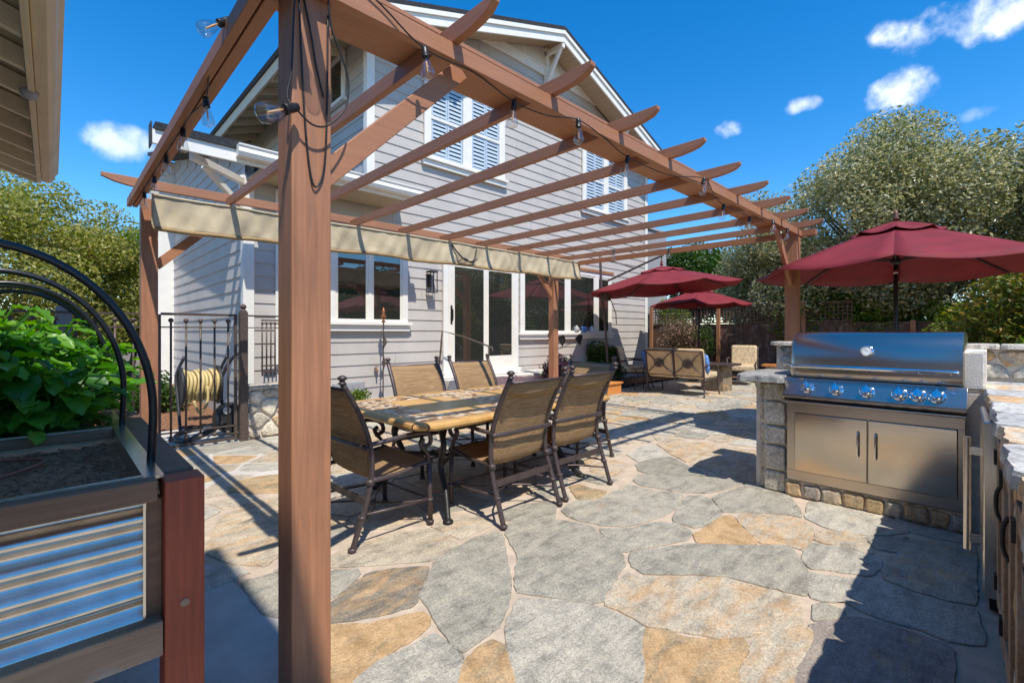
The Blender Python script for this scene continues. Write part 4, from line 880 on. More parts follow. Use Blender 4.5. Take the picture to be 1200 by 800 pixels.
def make_chair(label,group):
    """sling chair, local +Y is the way the sitter faces"""
    t=thing('dining_chair',label,'chair',(0,0,0),0,group)
    W=.285
    prof=[(-.30,.012),(-.255,.14),(-.205,.28),(-.172,.40),(-.165,.50),(-.180,.62),(-.222,.75),(-.285,.88),(-.355,1.00)]
    for s in (-1,1):
        m=MB();m.tube(bend([(s*W*(1.03 if z<.3 else 1),y,z) for y,z in prof],4),.019,9,flat=.85)
        m.lathe([(.014,0),(.024,.006),(.024,.014),(.014,.018),(.016,.026),(.027,.034),(.027,.046),(.010,.056)],(s*W,-.357,.995),12)
        m.lathe([(.02,-.012),(.026,-.006),(.026,.006),(.02,.012)],(s*W*1.02,-.235,.19),10);m.lathe([(.02,-.018),(.028,-.008),(.028,.012),(.02,.022)],(s*W,-.178,.385),10)
        m.lathe([(.018,.0),(.025,.004),(.025,.02),(.019,.026)],(s*W*1.03,-.30,.006),10)
        m.build('back_post',M['bronze'],t,smooth=True)
        m=MB();m.tube([(s*W,.275,.012),(s*W,.270,.20),(s*W,.262,.425)],.017,9)
        m.lathe([(.018,.0),(.025,.004),(.025,.02),(.019,.026)],(s*W,.275,.006),10);m.lathe([(.018,-.010),(.025,-.005),(.025,.006),(.018,.012)],(s*W,.271,.17),10)
        m.build('leg',M['bronze'],t,smooth=True)
        m=MB();m.tube(bend([(s*W,-.180,.395),(s*W,.02,.398),(s*W,.18,.425),(s*W,.285,.432)]),.015,8);m.build('seat_rail',M['bronze'],t,smooth=True)
        m=MB();m.tube(bend([(s*(W+.0),-.185,.615),(s*(W+.035),-.10,.63),(s*(W+.045),.08,.645),(s*(W+.04),.20,.64),(s*(W+.02),.255,.61),(s*(W+.01),.265,.555),(s*(W+.005),.215,.535),(s*(W+.005),.190,.570),(s*(W+.005),.215,.59)],5),.0155,8,flat=1.0)
        m.tube(bend([(s*(W+.005),.20,.535),(s*(W+.005),.245,.49),(s*W,.262,.425)]),.013,8)
        m.build('armrest',M['bronze'],t,smooth=True)
    m=MB();m.tube(bend([(-W,-.255,.14),(-.12,-.06,.145),(.12,.10,.15),(W,.272,.17)],5),.008,6);m.tube(bend([(W,-.255,.14),(.12,-.06,.15),(-.12,.10,.155),(-W,.272,.17)],5),.008,6);m.ball((0,.01,.15),.022,8)
    for s in (-1,1): m.tube([(s*W,-.23,.20),(s*W,.271,.17)],.009,6)
    m.tube([(-W,.271,.17),(W,.271,.17)],.009,6)
    m.build('stretcher',M['bronze'],t,smooth=True)
    m=MB();m.bar((-W,-.205,.275),(W,-.205,.275),.012,.045,(0,0,1));m.build('lower_rail',M['bronze'],t)
    m=MB();m.tube(bend([(-W-.02,-.200,.60),(-.15,-.228,.605),(.15,-.228,.605),(W+.02,-.200,.60)],5),.017,8,flat=.5)
    m.build('back_band',M['bronze'],t,smooth=True)
    m=MB();m.tube([(-W,-.345,.965),(W,-.345,.965)],.010,8);m.build('top_rail',M['bronze'],t,smooth=True)
    m=MB();m.tube([(-W,.275,.428),(W,.275,.428)],.013,8)
    m.build('front_rail',M['bronze'],t,smooth=True)
    path=bend([(0,.285,.440),(0,.15,.418),(0,-.05,.385),(0,-.128,.395),(0,-.158,.47),(0,-.174,.60),(0,-.212,.73),(0,-.273,.86),(0,-.340,.968)],5)
    n=len(path)-1
    def sl(u,v):
        q=path[min(n,int(round(v*n)))];w=(W-.012)*(2*u-1);sg=(1-(2*u-1)**2)
        bow=.022*sg*math.sin(min(1,v*1.02)*PI)
        ny,nz=(0,-1) if v<.35 else (-.95,-.25)
        return (w,q.y+bow*ny,q.z+bow*nz)
    m=MB();m.grid(sl,12,n);m.build('sling',M['sling'],t,smooth=True,solid=.003)
    m=MB();m.grid(lambda u,v:((W-.016)*(2*u-1),-.340+.036*v,.972-(.075+.045*(1-(2*u-1)**2))*v),12,3);m.build('head_pocket',M['sling'],t,smooth=True,solid=.003)
    return t
GC='sling dining chairs around the mosaic table'
c0=make_chair('brown sling dining chair at the left end of the table beside the near post',GC)
seats=[(c0,None,1.60,2.93,-PI/2+.05)]
c0.location=(1.55,2.94,0);c0.rotation_euler=(0,0,-PI/2+.04)
def put(lbl,x,y,rz):
    c=copy_tree(c0);c['label']=lbl;c.location=(x,y,0);c.rotation_euler=(0,0,rz);return c
put('sling chair nearest the grill path corner, woven back to us, left of two near chairs',2.42,2.56,.02)
put('sling chair with its woven back to us, right of the two near chairs',3.13,2.59,-.02)
put('brown sling chair on the house side of the table below the kitchen window',2.64,3.80,PI-.03)
put('brown sling chair on the house side of the table in front of the patio door',3.42,3.83,PI+.02)
put('brown sling chair at the far right end of the table, mostly hidden behind another',3.90,3.08,PI/2)
# ------------------------------------------------------------------ outdoor kitchen: stone island, side counter, grill
isl=thing('stone_island','stone faced grill island with a slate slab and a raised back wall','island',(4.7,.7,0));IO=(4.7,.7,0)
core=MB();core.box(4.29,5.08,-.75,1.40,0,.90);core.box(4.90,5.08,-.75,1.42,.90,1.18);core.box(4.26,4.35,1.155,1.33,0,.90)
core.box(4.225,4.30,.10,1.16,0,.125);core.build('core',M['lmortar'],isl,IO)
m=MB();y=1.158
while y>.11:
    w=random.uniform(.075,.145);c=random.choice([(.50,.36,.19,.4),(.52,.44,.32,.3),(.42,.31,.19,.5),(.56,.42,.25,.45),(.42,.37,.31,.2)]);y2=max(.105,y-w)
    if y-y2>.03: stone(m,rough_poly([(y2+.002,.003),(y-.002,.003),(y-.002,random.uniform(.108,.124)),(y2+.002,random.uniform(.108,.124))],.003,.03,.13),lambda u,v,h:(4.226-h,u,v),.026,.022,c)
    y=y2
m.build('base_course',M['fieldstone'],isl,IO)
m=MB()
z=0
for hgt in (.17,.21,.16,.20,.155):          # the pier at the left of the grill
    q=rough_poly([(1.162,z+.006),(1.325,z+.006),(1.325,z+hgt-.006),(1.162,z+hgt-.006)],.002,.03,.1);k=random.uniform(.85,1.15)
    stone(m,q,lambda u,v,h:(4.258-h,u,v),.032,.012,(.54*k,.49*k,.40*k,.25))
    q=rough_poly([(4.262,z+.006),(4.40,z+.006),(4.40,z+hgt-.006),(4.262,z+hgt-.006)],.002,.03,.1)
    stone(m,q,lambda u,v,h:(u,1.332+h,v),.03,.012,(.47*k,.42*k,.34*k,.3));z+=hgt
m.build('pier',M['fieldstone'],isl,IO)
m=MB();stone_wall(m,4.42,5.06,.0,.90,lambda u,v,h:(u,1.402+h,v),.17,.03,.010,.02,GREYCOLS,1.3)
m.build('stone_face',M['fieldstone'],isl,IO)
m=MB();stone_wall(m,1.16,1.40,.97,1.18,lambda u,v,h:(4.898-h,u,v),.13,.03,.008,.02,GREYCOLS,1.0)
m.build('stone_face',M['fieldstone'],isl,IO)
m=MB();stone_wall(m,-.75,.115,.955,1.18,lambda u,v,h:(4.898-h,u,v),.17,.03,.008,.02,[(.50,.47,.40,.3),(.58,.40,.20,.75),(.62,.58,.52,.1),(.52,.44,.33,.5)],1.8)
m.build('stone_face',M['fieldstone'],isl,IO)
m=MB();stone(m,rough_poly([(4.07,1.145),(4.05,1.48),(4.45,1.55),(4.89,1.50),(4.89,1.165),(4.2,1.15)],.003,.05,.1),lambda x,y,h:(x,y,.905+h),.05,.008,(.30,.29,.27,.1))
m.build('slab',M['fieldstone'],isl,IO)
m=MB()
for a,b in ((-.80,-.42),(-.415,-.05),(-.045,.15),(1.10,1.46)):
    k=random.uniform(.85,1.1);m=MB();stone(m,rough_poly([(4.84,a),(5.13,a),(5.13,b),(4.84,b)],.003,.04,.08),lambda x,y,h:(x,y,1.182+h),.034,.008,(.58*k,.53*k,.46*k,.1));m.build('cap_stone',M['fieldstone'],isl,IO)
m=MB();m.box(4.32,4.895,.02,.145,.0,1.18);m.box(4.30,4.34,.03,.14,.93,1.17);m.build('end_panel',M['lmortar'],isl,IO,bevel=.006)

gr=thing('gas_grill','stainless steel built in gas grill with a closed lid and cabinet doors','grill',(4.5,.63,0));GO=(4.5,.63,0)
A,B=.115,1.140
m=MB()
fx=4.195
m.box(fx,fx+.03,A,B,.138,.215);m.box(fx,fx+.03,A,B,.672,.748);m.box(fx,fx+.03,A,A+.035,.215,.672);m.box(fx,fx+.03,B-.055,B,.215,.672);m.box(fx+.012,fx+.028,.16,1.08,.215,.672)
m.box(fx,fx+.03,A,A+.02,.748,.79);m.box(fx,fx+.03,B-.02,B,.748,.79)
m.build('cabinet_frame',M['steel'],gr,GO,bevel=.002)
m=MB();m.box(4.28,4.88,A+.005,B-.005,.14,.93);m.build('cabinet',M['dark'],gr,GO)
for (y0,y1,hy_) in ((.624,1.083,.675),(.152,.617,.572)):
    m=MB();m.box(fx-.012,fx+.011,y0,y1,.219,.668);d=m.build('door',M['steeldoor'],gr,GO,bevel=.003)
    h=MB();h.tube([(fx-.012,hy_,.40),(fx-.035,hy_,.405),(fx-.038,hy_,.42),(fx-.038,hy_,.56),(fx-.035,hy_,.575),(fx-.012,hy_,.58)],.007,8);h.build('handle',M['chrome'],d,GO,smooth=True)
# sloping control panel with a rounded lower nose
pp=[(4.24,.775),(4.165,.775),(4.135,.782),(4.118,.80),(4.120,.82),(4.175,.925),(4.195,.945),(4.24,.948)]
m=MB();m.prism(pp,lambda p:(p[0],A-.012,p[1]),lambda p:(p[0],B+.012,p[1]));cp=m.build('control_panel',M['steel'],gr,GO,bevel=.003)
m=MB();m.box(4.09,4.17,A-.01,B+.01,.762,.774);m.build('drip_ledge',M['steel'],gr,GO,bevel=.003)
nv=Vector((-.105,0,.055)).normalized()      # panel normal
nrm=Vector((-.886,0,.464))
for y in (.988,.802,.618,.439,.342,.247):
    c=Vector((4.150,y,.877));rot=Vector((0,0,1)).rotation_difference(nrm).to_matrix()
    def put2(mb,prof,n=18):
        q=MB();q.lathe(prof,(0,0,0),n);mb.add([tuple(c+rot@Vector(v)) for v in q.v],q.f)
    m=MB();put2(m,[(.001,-.004),(.046,-.004),(.046,.007),(.040,.012),(.001,.012)]);bz=m.build('knob',M['chrome'],gr,GO,smooth=False,auto=35)
    m=MB();put2(m,[(.029,.010),(.032,.016),(.031,.040),(.026,.047),(.001,.048)]);m.add([tuple(c+rot@Vector(v)) for v in ((-.030,-.007,.040),(.030,-.007,.040),(.030,.007,.040),(-.030,.007,.040),(-.030,-.005,.066),(.030,-.005,.066),(.030,.005,.066),(-.030,.005,.066))],[(0,3,2,1),(4,5,6,7),(0,1,5,4),(1,2,6,5),(2,3,7,6),(3,0,4,7)]);m.build('grip',M['chrome'],bz,GO,auto=35)
m=MB();c=Vector((4.165,.170,.895));rot=Vector((0,0,1)).rotation_difference(nrm).to_matrix()
for dz in (.012,-.014):
    q=MB();q.lathe([(.001,0),(.010,0),(.010,.004),(.001,.004)],(0,0,0),12);m.add([tuple(c+rot@Vector(v)+Vector((-.45*dz*0,0,dz))) for v in q.v],q.f)
m.build('light_switch',M['steelz'],gr,GO)
# lid: swept profile, end caps
lp=[(4.235,.953),(4.228,.975),(4.226,1.00),(4.232,1.08),(4.248,1.16),(4.275,1.225),(4.318,1.272),(4.38,1.298),(4.46,1.306),(4.60,1.306),(4.74,1.30),(4.83,1.27),(4.855,1.20),(4.855,.953)]
m=MB();sh=[(p[0]+(4.53-p[0])*.05,.953+(p[1]-.953)*.97) for p in lp]
vs=[];secs=[(A+.005,sh),(A+.012,lp),(B-.045,lp),(B-.018,[(p[0]+(4.53-p[0])*.035,.953+(p[1]-.953)*.985) for p in lp]),(B-.004,[(p[0]+(4.53-p[0])*.12,.953+(p[1]-.953)*.93) for p in lp])]
n=len(lp)
for y,s_ in secs: vs+=[(p[0],y,p[1]) for p in s_]
fs=[(a*n+i,a*n+(i+1)%n,(a+1)*n+(i+1)%n,(a+1)*n+i) for a in range(len(secs)-1) for i in range(n)]+[tuple(range(n-1,-1,-1)),tuple((len(secs)-1)*n+i for i in range(n))]
m.add(vs,fs);lid=m.build('lid',M['steel'],gr,GO,auto=40)
m=MB();m.tube([(4.165,.150,1.040),(4.158,.165,1.040),(4.158,1.085,1.040),(4.165,1.10,1.040)],.0155,12)
for y in (.19,1.06): m.tube([(4.24,y,1.035),(4.16,y,1.04)],.011,10)
m.build('handle',M['chrome'],lid,GO,auto=50)
c=Vector((4.247,.632,1.165));rot=Vector((0,0,1)).rotation_difference(Vector((-.97,0,.22))).to_matrix()
m=MB()
def put3(mb,prof,n=20):
    q=MB();q.lathe(prof,(0,0,0),n);mb.add([tuple(c+rot@Vector(v)) for v in q.v],q.f)
put3(m,[(.001,-.006),(.040,-.006),(.040,.012),(.034,.016),(.031,.011),(.001,.011)]);th=m.build('thermometer',M['chrome'],lid,GO,auto=40)
m=MB();put3(m,[(.001,.0118),(.0305,.0118),(.0305,.0125),(.001,.0125)]);m.build('dial',M['white'],th,GO)
m=MB()
ex=rot@Vector((1,0,0));ey=rot@Vector((0,1,0));ez=rot@Vector((0,0,1))
for k in range(11):
    a=math.radians(-130+26*k);u=ey*math.sin(a)+ex*math.cos(a);m.bar(tuple(c+u*.022+ez*.0132),tuple(c+u*.028+ez*.0132),.0016,.0008,tuple(ez))
m.bar(tuple(c-(ey*.6+ex*.5)*.012+ez*.0135),tuple(c+(ey*.6+ex*.5)*.03+ez*.0135),.0022,.001,tuple(ez));m.build('pointer',M['dark'],th,GO)
m=MB();m.box(4.24,4.80,B+.002,B+.014,.80,.95);m.build('side_trim',M['steelz'],gr,GO,bevel=.002)

# counter that runs toward the camera on the right
def ey_(x): return -.088+.027*x            # front edge of the counter top
ct=thing('stone_counter','long counter of pale stone slabs with timber cabinet doors at the right edge','counter',(3.0,-.4,0));CTO=(3.0,-.4,0)
m=MB();x=.9;sl_cols=[(.52,.50,.46,.1),(.50,.42,.28,.75),(.46,.45,.42,.2),(.56,.50,.40,.55),(.40,.39,.37,.1)]
k=0
while x<4.84:
    w=random.uniform(.24,.46);x2=min(4.86,x+w)
    y1=ey_(x)+random.uniform(-.006,.010);y2=ey_(x2)+random.uniform(-.006,.010)
    c=sl_cols[k%5];k+=1
    stone(m,rough_poly([(x+.003,-.8),(x2-.003,-.8),(x2-.003,y2),(x+.003,y1)],.004,.04,.05),lambda X,Y,h:(X,Y,.90+h),.048,.008,c);x=x2
m.build('counter_top',M['fieldstone'],ct,CTO)
m=MB();m.box(.92,4.29,-.78,-.105,0,.895);m.build('core',M['lmortar'],ct,CTO)
m=MB()
fy=lambda x:ey_(x)-.022
def facefn(u,v,h): return (u,fy(u)-.03+h,v)
stone_wall(m,3.78,4.28,.0,.89,facefn,.13,.03,.009,.018,WALLCOLS,1.2)
m.build('stone_face',M['fieldstone'],ct,CTO)
m=MB();stone_wall(m,2.98,3.06,.0,.89,facefn,.12,.03,.008,.018,WALLCOLS,.8)
m.build('stone_face',M['fieldstone'],ct,CTO)
m=MB();stone_wall(m,1.0,3.76,.0,.10,facefn,.12,.03,.008,.018,WALLCOLS,1.6)
m.build('stone_face',M['fieldstone'],ct,CTO)
m=MB();stone_wall(m,1.92,2.10,.10,.89,facefn,.12,.03,.008,.018,WALLCOLS,1.0)
m.build('stone_face',M['fieldstone'],ct,CTO)
m=MB();m.add([(1.0,fy(1.0)-.032,.0),(4.29,fy(4.29)-.032,.0),(4.29,fy(4.29)-.032,.895),(1.0,fy(1.0)-.032,.895)],[(0,1,2,3)]);m.build('backing',M['dark'],ct,CTO)
def slabx(mb,x0,x1,z0,z1,o0,o1):           # board lying in the counter face
    mb.hexa([(x0,fy(x0)+o0,z0),(x1,fy(x1)+o0,z0),(x1,fy(x1)+o1,z0),(x0,fy(x0)+o1,z0)],[(x0,fy(x0)+o0,z1),(x1,fy(x1)+o0,z1),(x1,fy(x1)+o1,z1),(x0,fy(x0)+o1,z1)])
for x0,x1 in ((2.12,2.52),(2.55,2.95),(1.10,1.50),(1.53,1.90)):
    m=MB();slabx(m,x0,x0+.06,.12,.84,-.02,.012);slabx(m,x1-.06,x1,.12,.84,-.02,.012);slabx(m,x0+.06,x1-.06,.12,.19,-.02,.010);slabx(m,x0+.06,x1-.06,.77,.84,-.02,.010)
    nb=4;w=(x1-x0-.12)/nb
    for q in range(nb): slabx(m,x0+.06+q*w+.002,x0+.06+(q+1)*w-.002,.19,.77,-.02,-.004)
    d=m.build('cabinet_door',M['oldwood'],ct,CTO,bevel=.003)
    h=MB();xx=x0+.03
    if x0>2:
        h.tube(bend([(xx,fy(xx)+.012,.58),(xx,fy(xx)+.024,.61),(xx,fy(xx)+.027,.65),(xx,fy(xx)+.024,.69),(xx,fy(xx)+.012,.72)]),.007,8);h.build('handle',M['black'],d,CTO,smooth=True)
    h=MB()
    for zz in (.22,.76):
        h=MB();slabx(h,x1-.04,x1+.01,zz-.03,zz+.03,.0125,.022);h.build('hinge',M['black'],d,CTO)
fr_=thing('outdoor_refrigerator','stainless steel refrigerator under the right counter with a long bar handle','refrigerator',(3.4,0,0));FO=(3.4,0,0)
m=MB();slabx(m,3.10,3.74,.07,.885,-.018,.052);m.build('door',M['steelz'],fr_,FO,bevel=.006)
m=MB();x=3.15;m.tube([(x,fy(x)+.105,.26),(x,fy(x)+.105,.80)],.014,12);m.build('handle',M['steelz'],fr_,FO,auto=50)
m=MB();m.bar((x,fy(x)+.05,.735),(x,fy(x)+.105,.735),.02,.035);m.bar((x,fy(x)+.05,.32),(x,fy(x)+.105,.32),.02,.035);m.build('handle_bracket',M['steelz'],fr_,FO)
m=MB();slabx(m,3.12,3.72,.012,.066,-.02,.03);m.build('kick_plate',M['dark'],fr_,FO)

# ------------------------------------------------------------------ raised planter at the left
pl=thing('raised_planter','raised bed of corrugated metal panels in a dark timber frame','planter',(-.2,2.5,0));LO=(-.2,2.5,0)
for (x,y) in ((.217,1.56),(.217,3.98),(-.62,1.56),(-.62,3.98)):
    m=MB();m.box(x,x+.092,y,y+.092,0,.897);m.build('post',M['redwood'],pl,LO,bevel=.004)
m=MB();m.lathe([(.004,0),(.011,0),(.012,.004),(.005,.004)],(.262,1.5575,.555),14,'y');m.build('wood_plug',M['oldwood'],pl,LO)
for nm,mt,bx in (('rail','dkrail',(-.61,.203,1.565,1.603,.848,.906)),('rail','dkrail',(-.61,.203,4.02,4.06,.848,.906)),('rail','oldwood',(-.61,.214,1.562,1.61,.43,.525)),('side_rail','dkraily',(.222,.300,1.655,3.98,.862,.903)),('side_rail','dkraily',(-.61,-.53,1.655,3.98,.862,.903)),('side_rail','dkraily',(.225,.296,1.655,3.98,.43,.52))):
    m=MB();m.box(*bx);m.build(nm,M[mt],pl,LO,bevel=.004)
cor=lambda t:math.copysign(abs(math.cos(2*PI*t/.068))**.6,math.cos(2*PI*t/.068))
m=MB();amp=.012;m.grid(lambda u,v:(-.60+.775*u,1.612-amp*math.cos(2*PI*(v*.325)/.068),.525+.325*v),16,144);m.build('corrugated_panel',M['galv'],pl,LO,smooth=True)
m=MB();m.grid(lambda u,v:(.262+amp*math.cos(2*PI*(v*.34)/.068),1.655+2.32*u,.522+.338*v),16,144);m.build('corrugated_panel',M['galv'],pl,LO,smooth=True)
m=MB();m.box(.174,.180,1.592,1.63,.525,.846);m.build('edge_trim',M['steelz'],pl,LO)
m=MB();m.box(.182,.2155,1.604,1.66,.525,.846);m.build('shadow_gap_filler',M['dkrail'],pl,LO)  # dark brown strip painting the shadow in the gap between panel and post
m=MB();m.box(-.60,.176,1.605,1.615,.848,.913);m.box(.1765,.190,1.605,4.02,.82,.908);m.box(.190,.2215,1.605,4.02,.900,.908);m.box(-.60,.176,2.54,2.556,.80,.912);m.box(-.60,.176,2.556,2.60,.904,.912);m.build('metal_liner',M['galv'],pl,LO)
m=MB();m.box(-.60,.176,2.50,2.5395,.872,.905);m.build('divider',M['dkrail'],pl,LO,bevel=.004)
hh=RNG.normal(size=(61,41))*.0035
m=MB();m.grid(lambda u,v:(-.60+.776*u,1.616+.90*v,.845+hh[int(round(u*60)),int(round(v*40))]+.008*math.sin(u*7)*math.sin(v*9)),60,40);m.build('soil',M['soil'],pl,LO,smooth=True)
m=MB();m.grid(lambda u,v:(-.60+.776*u,2.557+1.46*v,.85+hh[int(round(u*60)),int(round(v*40))]),60,40);m.build('soil',M['soil'],pl,LO,smooth=True)
ch_=[];m=MB()
for k in range(420):                       # bark chips lying on the soil
    x=random.uniform(-.58,.16);y=random.uniform(1.63,2.48);a=random.uniform(0,PI);l=random.uniform(.004,.013);z=.851+random.uniform(0,.004)
    m.bar((x-l*math.cos(a),y-l*math.sin(a),z),(x+l*math.cos(a),y+l*math.sin(a),z+random.uniform(-.003,.004)),l*.6,.003)
o=m.build('bark_chip',M['mulch'],pl,LO);o['kind']='stuff'
for y in (1.79,2.62,3.25,3.45,3.88):        # hoops
    pts=[]
    cx,a_,zb,rz_=-.145,.365,1.06,.475
    pts=[(cx+a_-.012,y,.80),(cx+a_-.004,y,.94),(cx+a_,y,1.06)]
    for i in range(1,16):
        t=PI*i/16;pts.append((cx+a_*math.cos(t),y,1.06+rz_*math.sin(t)))
    pts+=[(cx-a_,y,1.06),(cx-a_+.004,y,.94),(cx-a_+.012,y,.80)]
    m=MB();m.tube(bend(pts,3),.0112,10);m.build('hoop',M['hoop'],pl,LO,smooth=True)
t=MB();t.tube(bend([(-.59,2.30,.860),(-.45,2.36,.862),(-.30,2.30,.858),(-.22,2.12,.866),(-.28,1.95,.868),(-.33,1.85,.862),(-.25,1.70,.862)],8),.0055,7);t.tube(bend([(-.30,2.32,.860),(-.12,2.36,.864),(-.02,2.25,.864),(-.10,2.08,.868),(-.18,1.98,.866),(-.16,1.86,.863),(-.10,1.80,.860)],8),.0055,7)
tag(t.build('drip_tube',M['drip'],None,smooth=True),'brown drip irrigation tube curling over the planter soil','tube')
# vegetables: big crinkled leaves on stalks, one thing per plant
def veg(label,x,y,h,n,size,seed):
    rs=random.Random(seed);t=thing('leafy_vegetable',label,'plant',(x,y,.85),0,'leafy greens in the raised planter')
    st=MB();lf=MB()
    for k in range(n):
        a=rs.uniform(0,2*PI);r=rs.uniform(.02,.22);zt=h*rs.uniform(.35,1.0)
        e=Vector((x+r*math.cos(a),y+r*math.sin(a),.85+zt));
        st.tube(bend([(x+.02*math.cos(a),y+.02*math.sin(a),.84),(x+r*.45*math.cos(a),y+r*.45*math.sin(a),.85+zt*.7),tuple(e)],3),[.0045]*7 if False else .004,5)
        d=Vector((math.cos(a+rs.uniform(-.6,.6)),math.sin(a+rs.uniform(-.6,.6)),rs.uniform(-.5,.35))).normalized();sd=d.cross(Vector((rs.uniform(-.4,.4),rs.uniform(-.4,.4),1))).normalized();up=sd.cross(d)
        L=size*rs.uniform(.6,1.25);W=L*rs.uniform(.34,.46);ph=rs.uniform(0,6);nu,nv=6,7
        def fn(u,v):
            s=2*u-1;wv=W*(math.sin(PI*min(1,v*.93+.05))**.65)*(1+.10*math.sin(v*19+ph))
            cup=.25*W*s*s;rip=.07*L*math.sin(v*15+s*4+ph)*abs(s)
            p=e+d*(L*v)+sd*(s*wv)+up*(cup+rip-.38*L*v*v)
            return tuple(p)
        lf.grid(fn,nu,nv)
    st.build('stem',M['veg'],t,(x,y,.85));lf.build('foliage',M['veg'],t,(x,y,.85),smooth=True,fix=False)
VL=['tall leafy green climbing up at the left edge of the planter','broad leaved green plant just behind the planter divider','low leafy green beside the right rail of the planter','leafy green in the middle of the planter row','feathery leafy green near the far end of the planter','leafy green at the back left of the planter','small leafy green against the divider at the right','leafy green between the rear hoops','bushy green under the last hoops at the far right corner','tall green filling the left side behind the divider','leafy green at the far end by the rail']
VP=[(-.24,2.86,.56,80,.12),(-.20,2.70,.36,80,.125),(.05,2.82,.30,64,.11),(-.14,3.05,.44,80,.115),(-.04,3.45,.52,80,.10),(-.32,3.20,.52,80,.115),(.00,2.70,.22,50,.10),(-.25,3.55,.50,80,.10),(.10,3.20,.40,64,.095),(-.20,2.95,.46,80,.12),(.08,3.75,.42,64,.095)]
for i,(l,(x,y,h,n,s)) in enumerate(zip(VL,VP)): veg(l,x,y,h,int(n*1.25),s*.85,100+i)

# ------------------------------------------------------------------ gate, railing, stone wall, hose reel
YG=6.30
gt=thing('iron_gate','brown iron gate with ball topped bars left of the stone wall','gate',(1.25,YG,0));GTO=(1.25,YG,0)
m=MB();m.box(1.60,1.685,YG-.04,YG+.045,0,1.55);m.lathe([(.03,0),(.045,.01),(.03,.02),(.02,.03),(.036,.055),(.036,.07),(.01,.095)],(1.642,YG,1.55),12);m.build('gate_post',M['iron'],gt,GTO,bevel=.004)
m=MB();m.box(.80,.84,YG-.02,YG+.02,.02,1.50);m.build('gate_post',M['iron'],gt,GTO)
m=MB()
for z in (1.505,1.36,.20,.045): m.bar((.84,YG,z),(1.57,YG,z),.025,.028 if z>1.4 or z<.1 else .014)
m.box(1.545,1.575,YG-.015,YG+.015,.03,1.52);m.build('frame',M['iron'],gt,GTO)
for k in range(5):
    x=.93+k*.138;m=MB();m.tube([(x,YG,.13),(x,YG,1.42)],.011,8);m.ball((x,YG,1.435),.026,8);m.ball((x,YG,.125),.026,8);m.build('bar',M['iron'],gt,GTO,smooth=True)
# gate continues as a fence to the left, behind the planter
ff=thing('iron_fence','low iron railing behind the raised planter','fence',(-.6,YG,0));FFO=(-.6,YG,0)
m=MB()
for z in (1.50,1.36,.20): m.bar((-2.6,YG,z),(.79,YG,z),.022,.022)
m.build('rail',M['iron'],ff,FFO)
for k in range(22):
    x=-2.5+k*.148;m=MB();m.tube([(x,YG,.13),(x,YG,1.42)],.011,7);m.ball((x,YG,1.435),.025,7);m.build('bar',M['iron'],ff,FFO,smooth=True)
m=MB();m.box(.02,.14,YG+.05,YG+.17,0,1.56);m.build('post',M['grey'],ff,FFO,bevel=.01)
sw=thing('stone_retaining_wall','low tan field stone wall between the gate and the near post','wall',(2.2,6.5,0));SWO=(2.2,6.5,0)
m=MB();m.box(1.70,2.42,YG+.04,YG+.30,0,.62);m.build('core',M['lmortar'],sw,SWO)
m=MB();stone_wall(m,1.70,2.42,0,.60,lambda u,v,h:(u,YG+.039-h,v),.17,.035,.008,.022,[(.56,.48,.36,.2),(.50,.40,.27,.35),(.60,.40,.18,.6),(.60,.54,.43,.15),(.52,.46,.37,.2)],1.1);m.build('stone_face',M['fieldstone'],sw,SWO)
m=MB()
for a,b in ((1.69,1.95),(1.955,2.2),(2.205,2.44)): stone(m,rough_poly([(a,YG-.01),(b,YG-.01),(b,YG+.32),(a,YG+.32)],.004,.04,.1),lambda x,y,h:(x,y,.60+h),.05,.012,(.55,.47,.36,.2))
m.build('cap_stone',M['fieldstone'],sw,SWO)
rl=thing('iron_guard_rail','short iron guard rail standing on the stone wall','railing',(2.1,6.55,.65));RO=(2.1,6.55,.65)
m=MB();ys=6.60
m.bar((1.66,YG,1.505),(2.42,YG,1.505),.02,.02);m.bar((1.66,YG,1.36),(2.42,YG,1.36),.012,.012);m.build('rail',M['iron'],rl,RO)
for z in (.80,.87,1.42,1.46): m=MB();m.bar((1.93,ys,z),(2.42,ys,z),.03,.02);m.build('crossbar',M['iron'],rl,RO)
for k in range(10):
    x=1.94+k*.052;m=MB();m.tube([(x,ys,.74),(x,ys,1.44)],.010,7);m.build('bar',M['iron'],rl,RO,smooth=True)
hz=thing('hose_reel','black hose reel cart with a coil of yellow hose behind the gate','hose reel',(1.42,7.15,0));HZO=(1.42,7.15,0)
hx0,hy0,hz0=1.36,7.15,.62
m=MB()
for k in range(9):
    x=hx0-.17+k*.042
    m.tube([(x+.010*math.sin(a*3),hy0+(.185+.012*math.sin(k*2.1))*math.cos(a),hz0+(.185+.014*math.cos(k*1.7))*math.sin(a)) for a in [2*PI*i/26 for i in range(26)]],.020,8,closed=True)
m.tube(bend([(hx0+.05,hy0-.19,.62),(hx0+.04,hy0-.22,.42),(hx0-.04,hy0-.20,.30),(hx0-.1,hy0-.19,.45)]),.016,8)
m.build('hose_coil',M['hose'],hz,HZO,smooth=True)
for x in (hx0-.21,hx0+.20):
    m=MB();m.lathe([(.02,-.012),(.25,-.012),(.255,0),(.25,.012),(.02,.012)],(x,hy0,hz0),22,'x');m.build('reel_flange',M['rubber'],hz,HZO,auto=40)
m=MB()
for x in (hx0-.24,hx0+.235): m.tube(bend([(x,hy0-.22,.05),(x,hy0-.05,.45),(x,hy0+.06,.75),(x+.08,hy0+.02,1.0)]),.018,8)
m.tube(bend([(hx0+.24,hy0,.70),(hx0+.33,hy0-.05,.92),(hx0+.42,hy0-.1,1.02),(hx0+.50,hy0-.1,1.0)]),.022,8);m.build('frame',M['rubber'],hz,HZO,smooth=True)
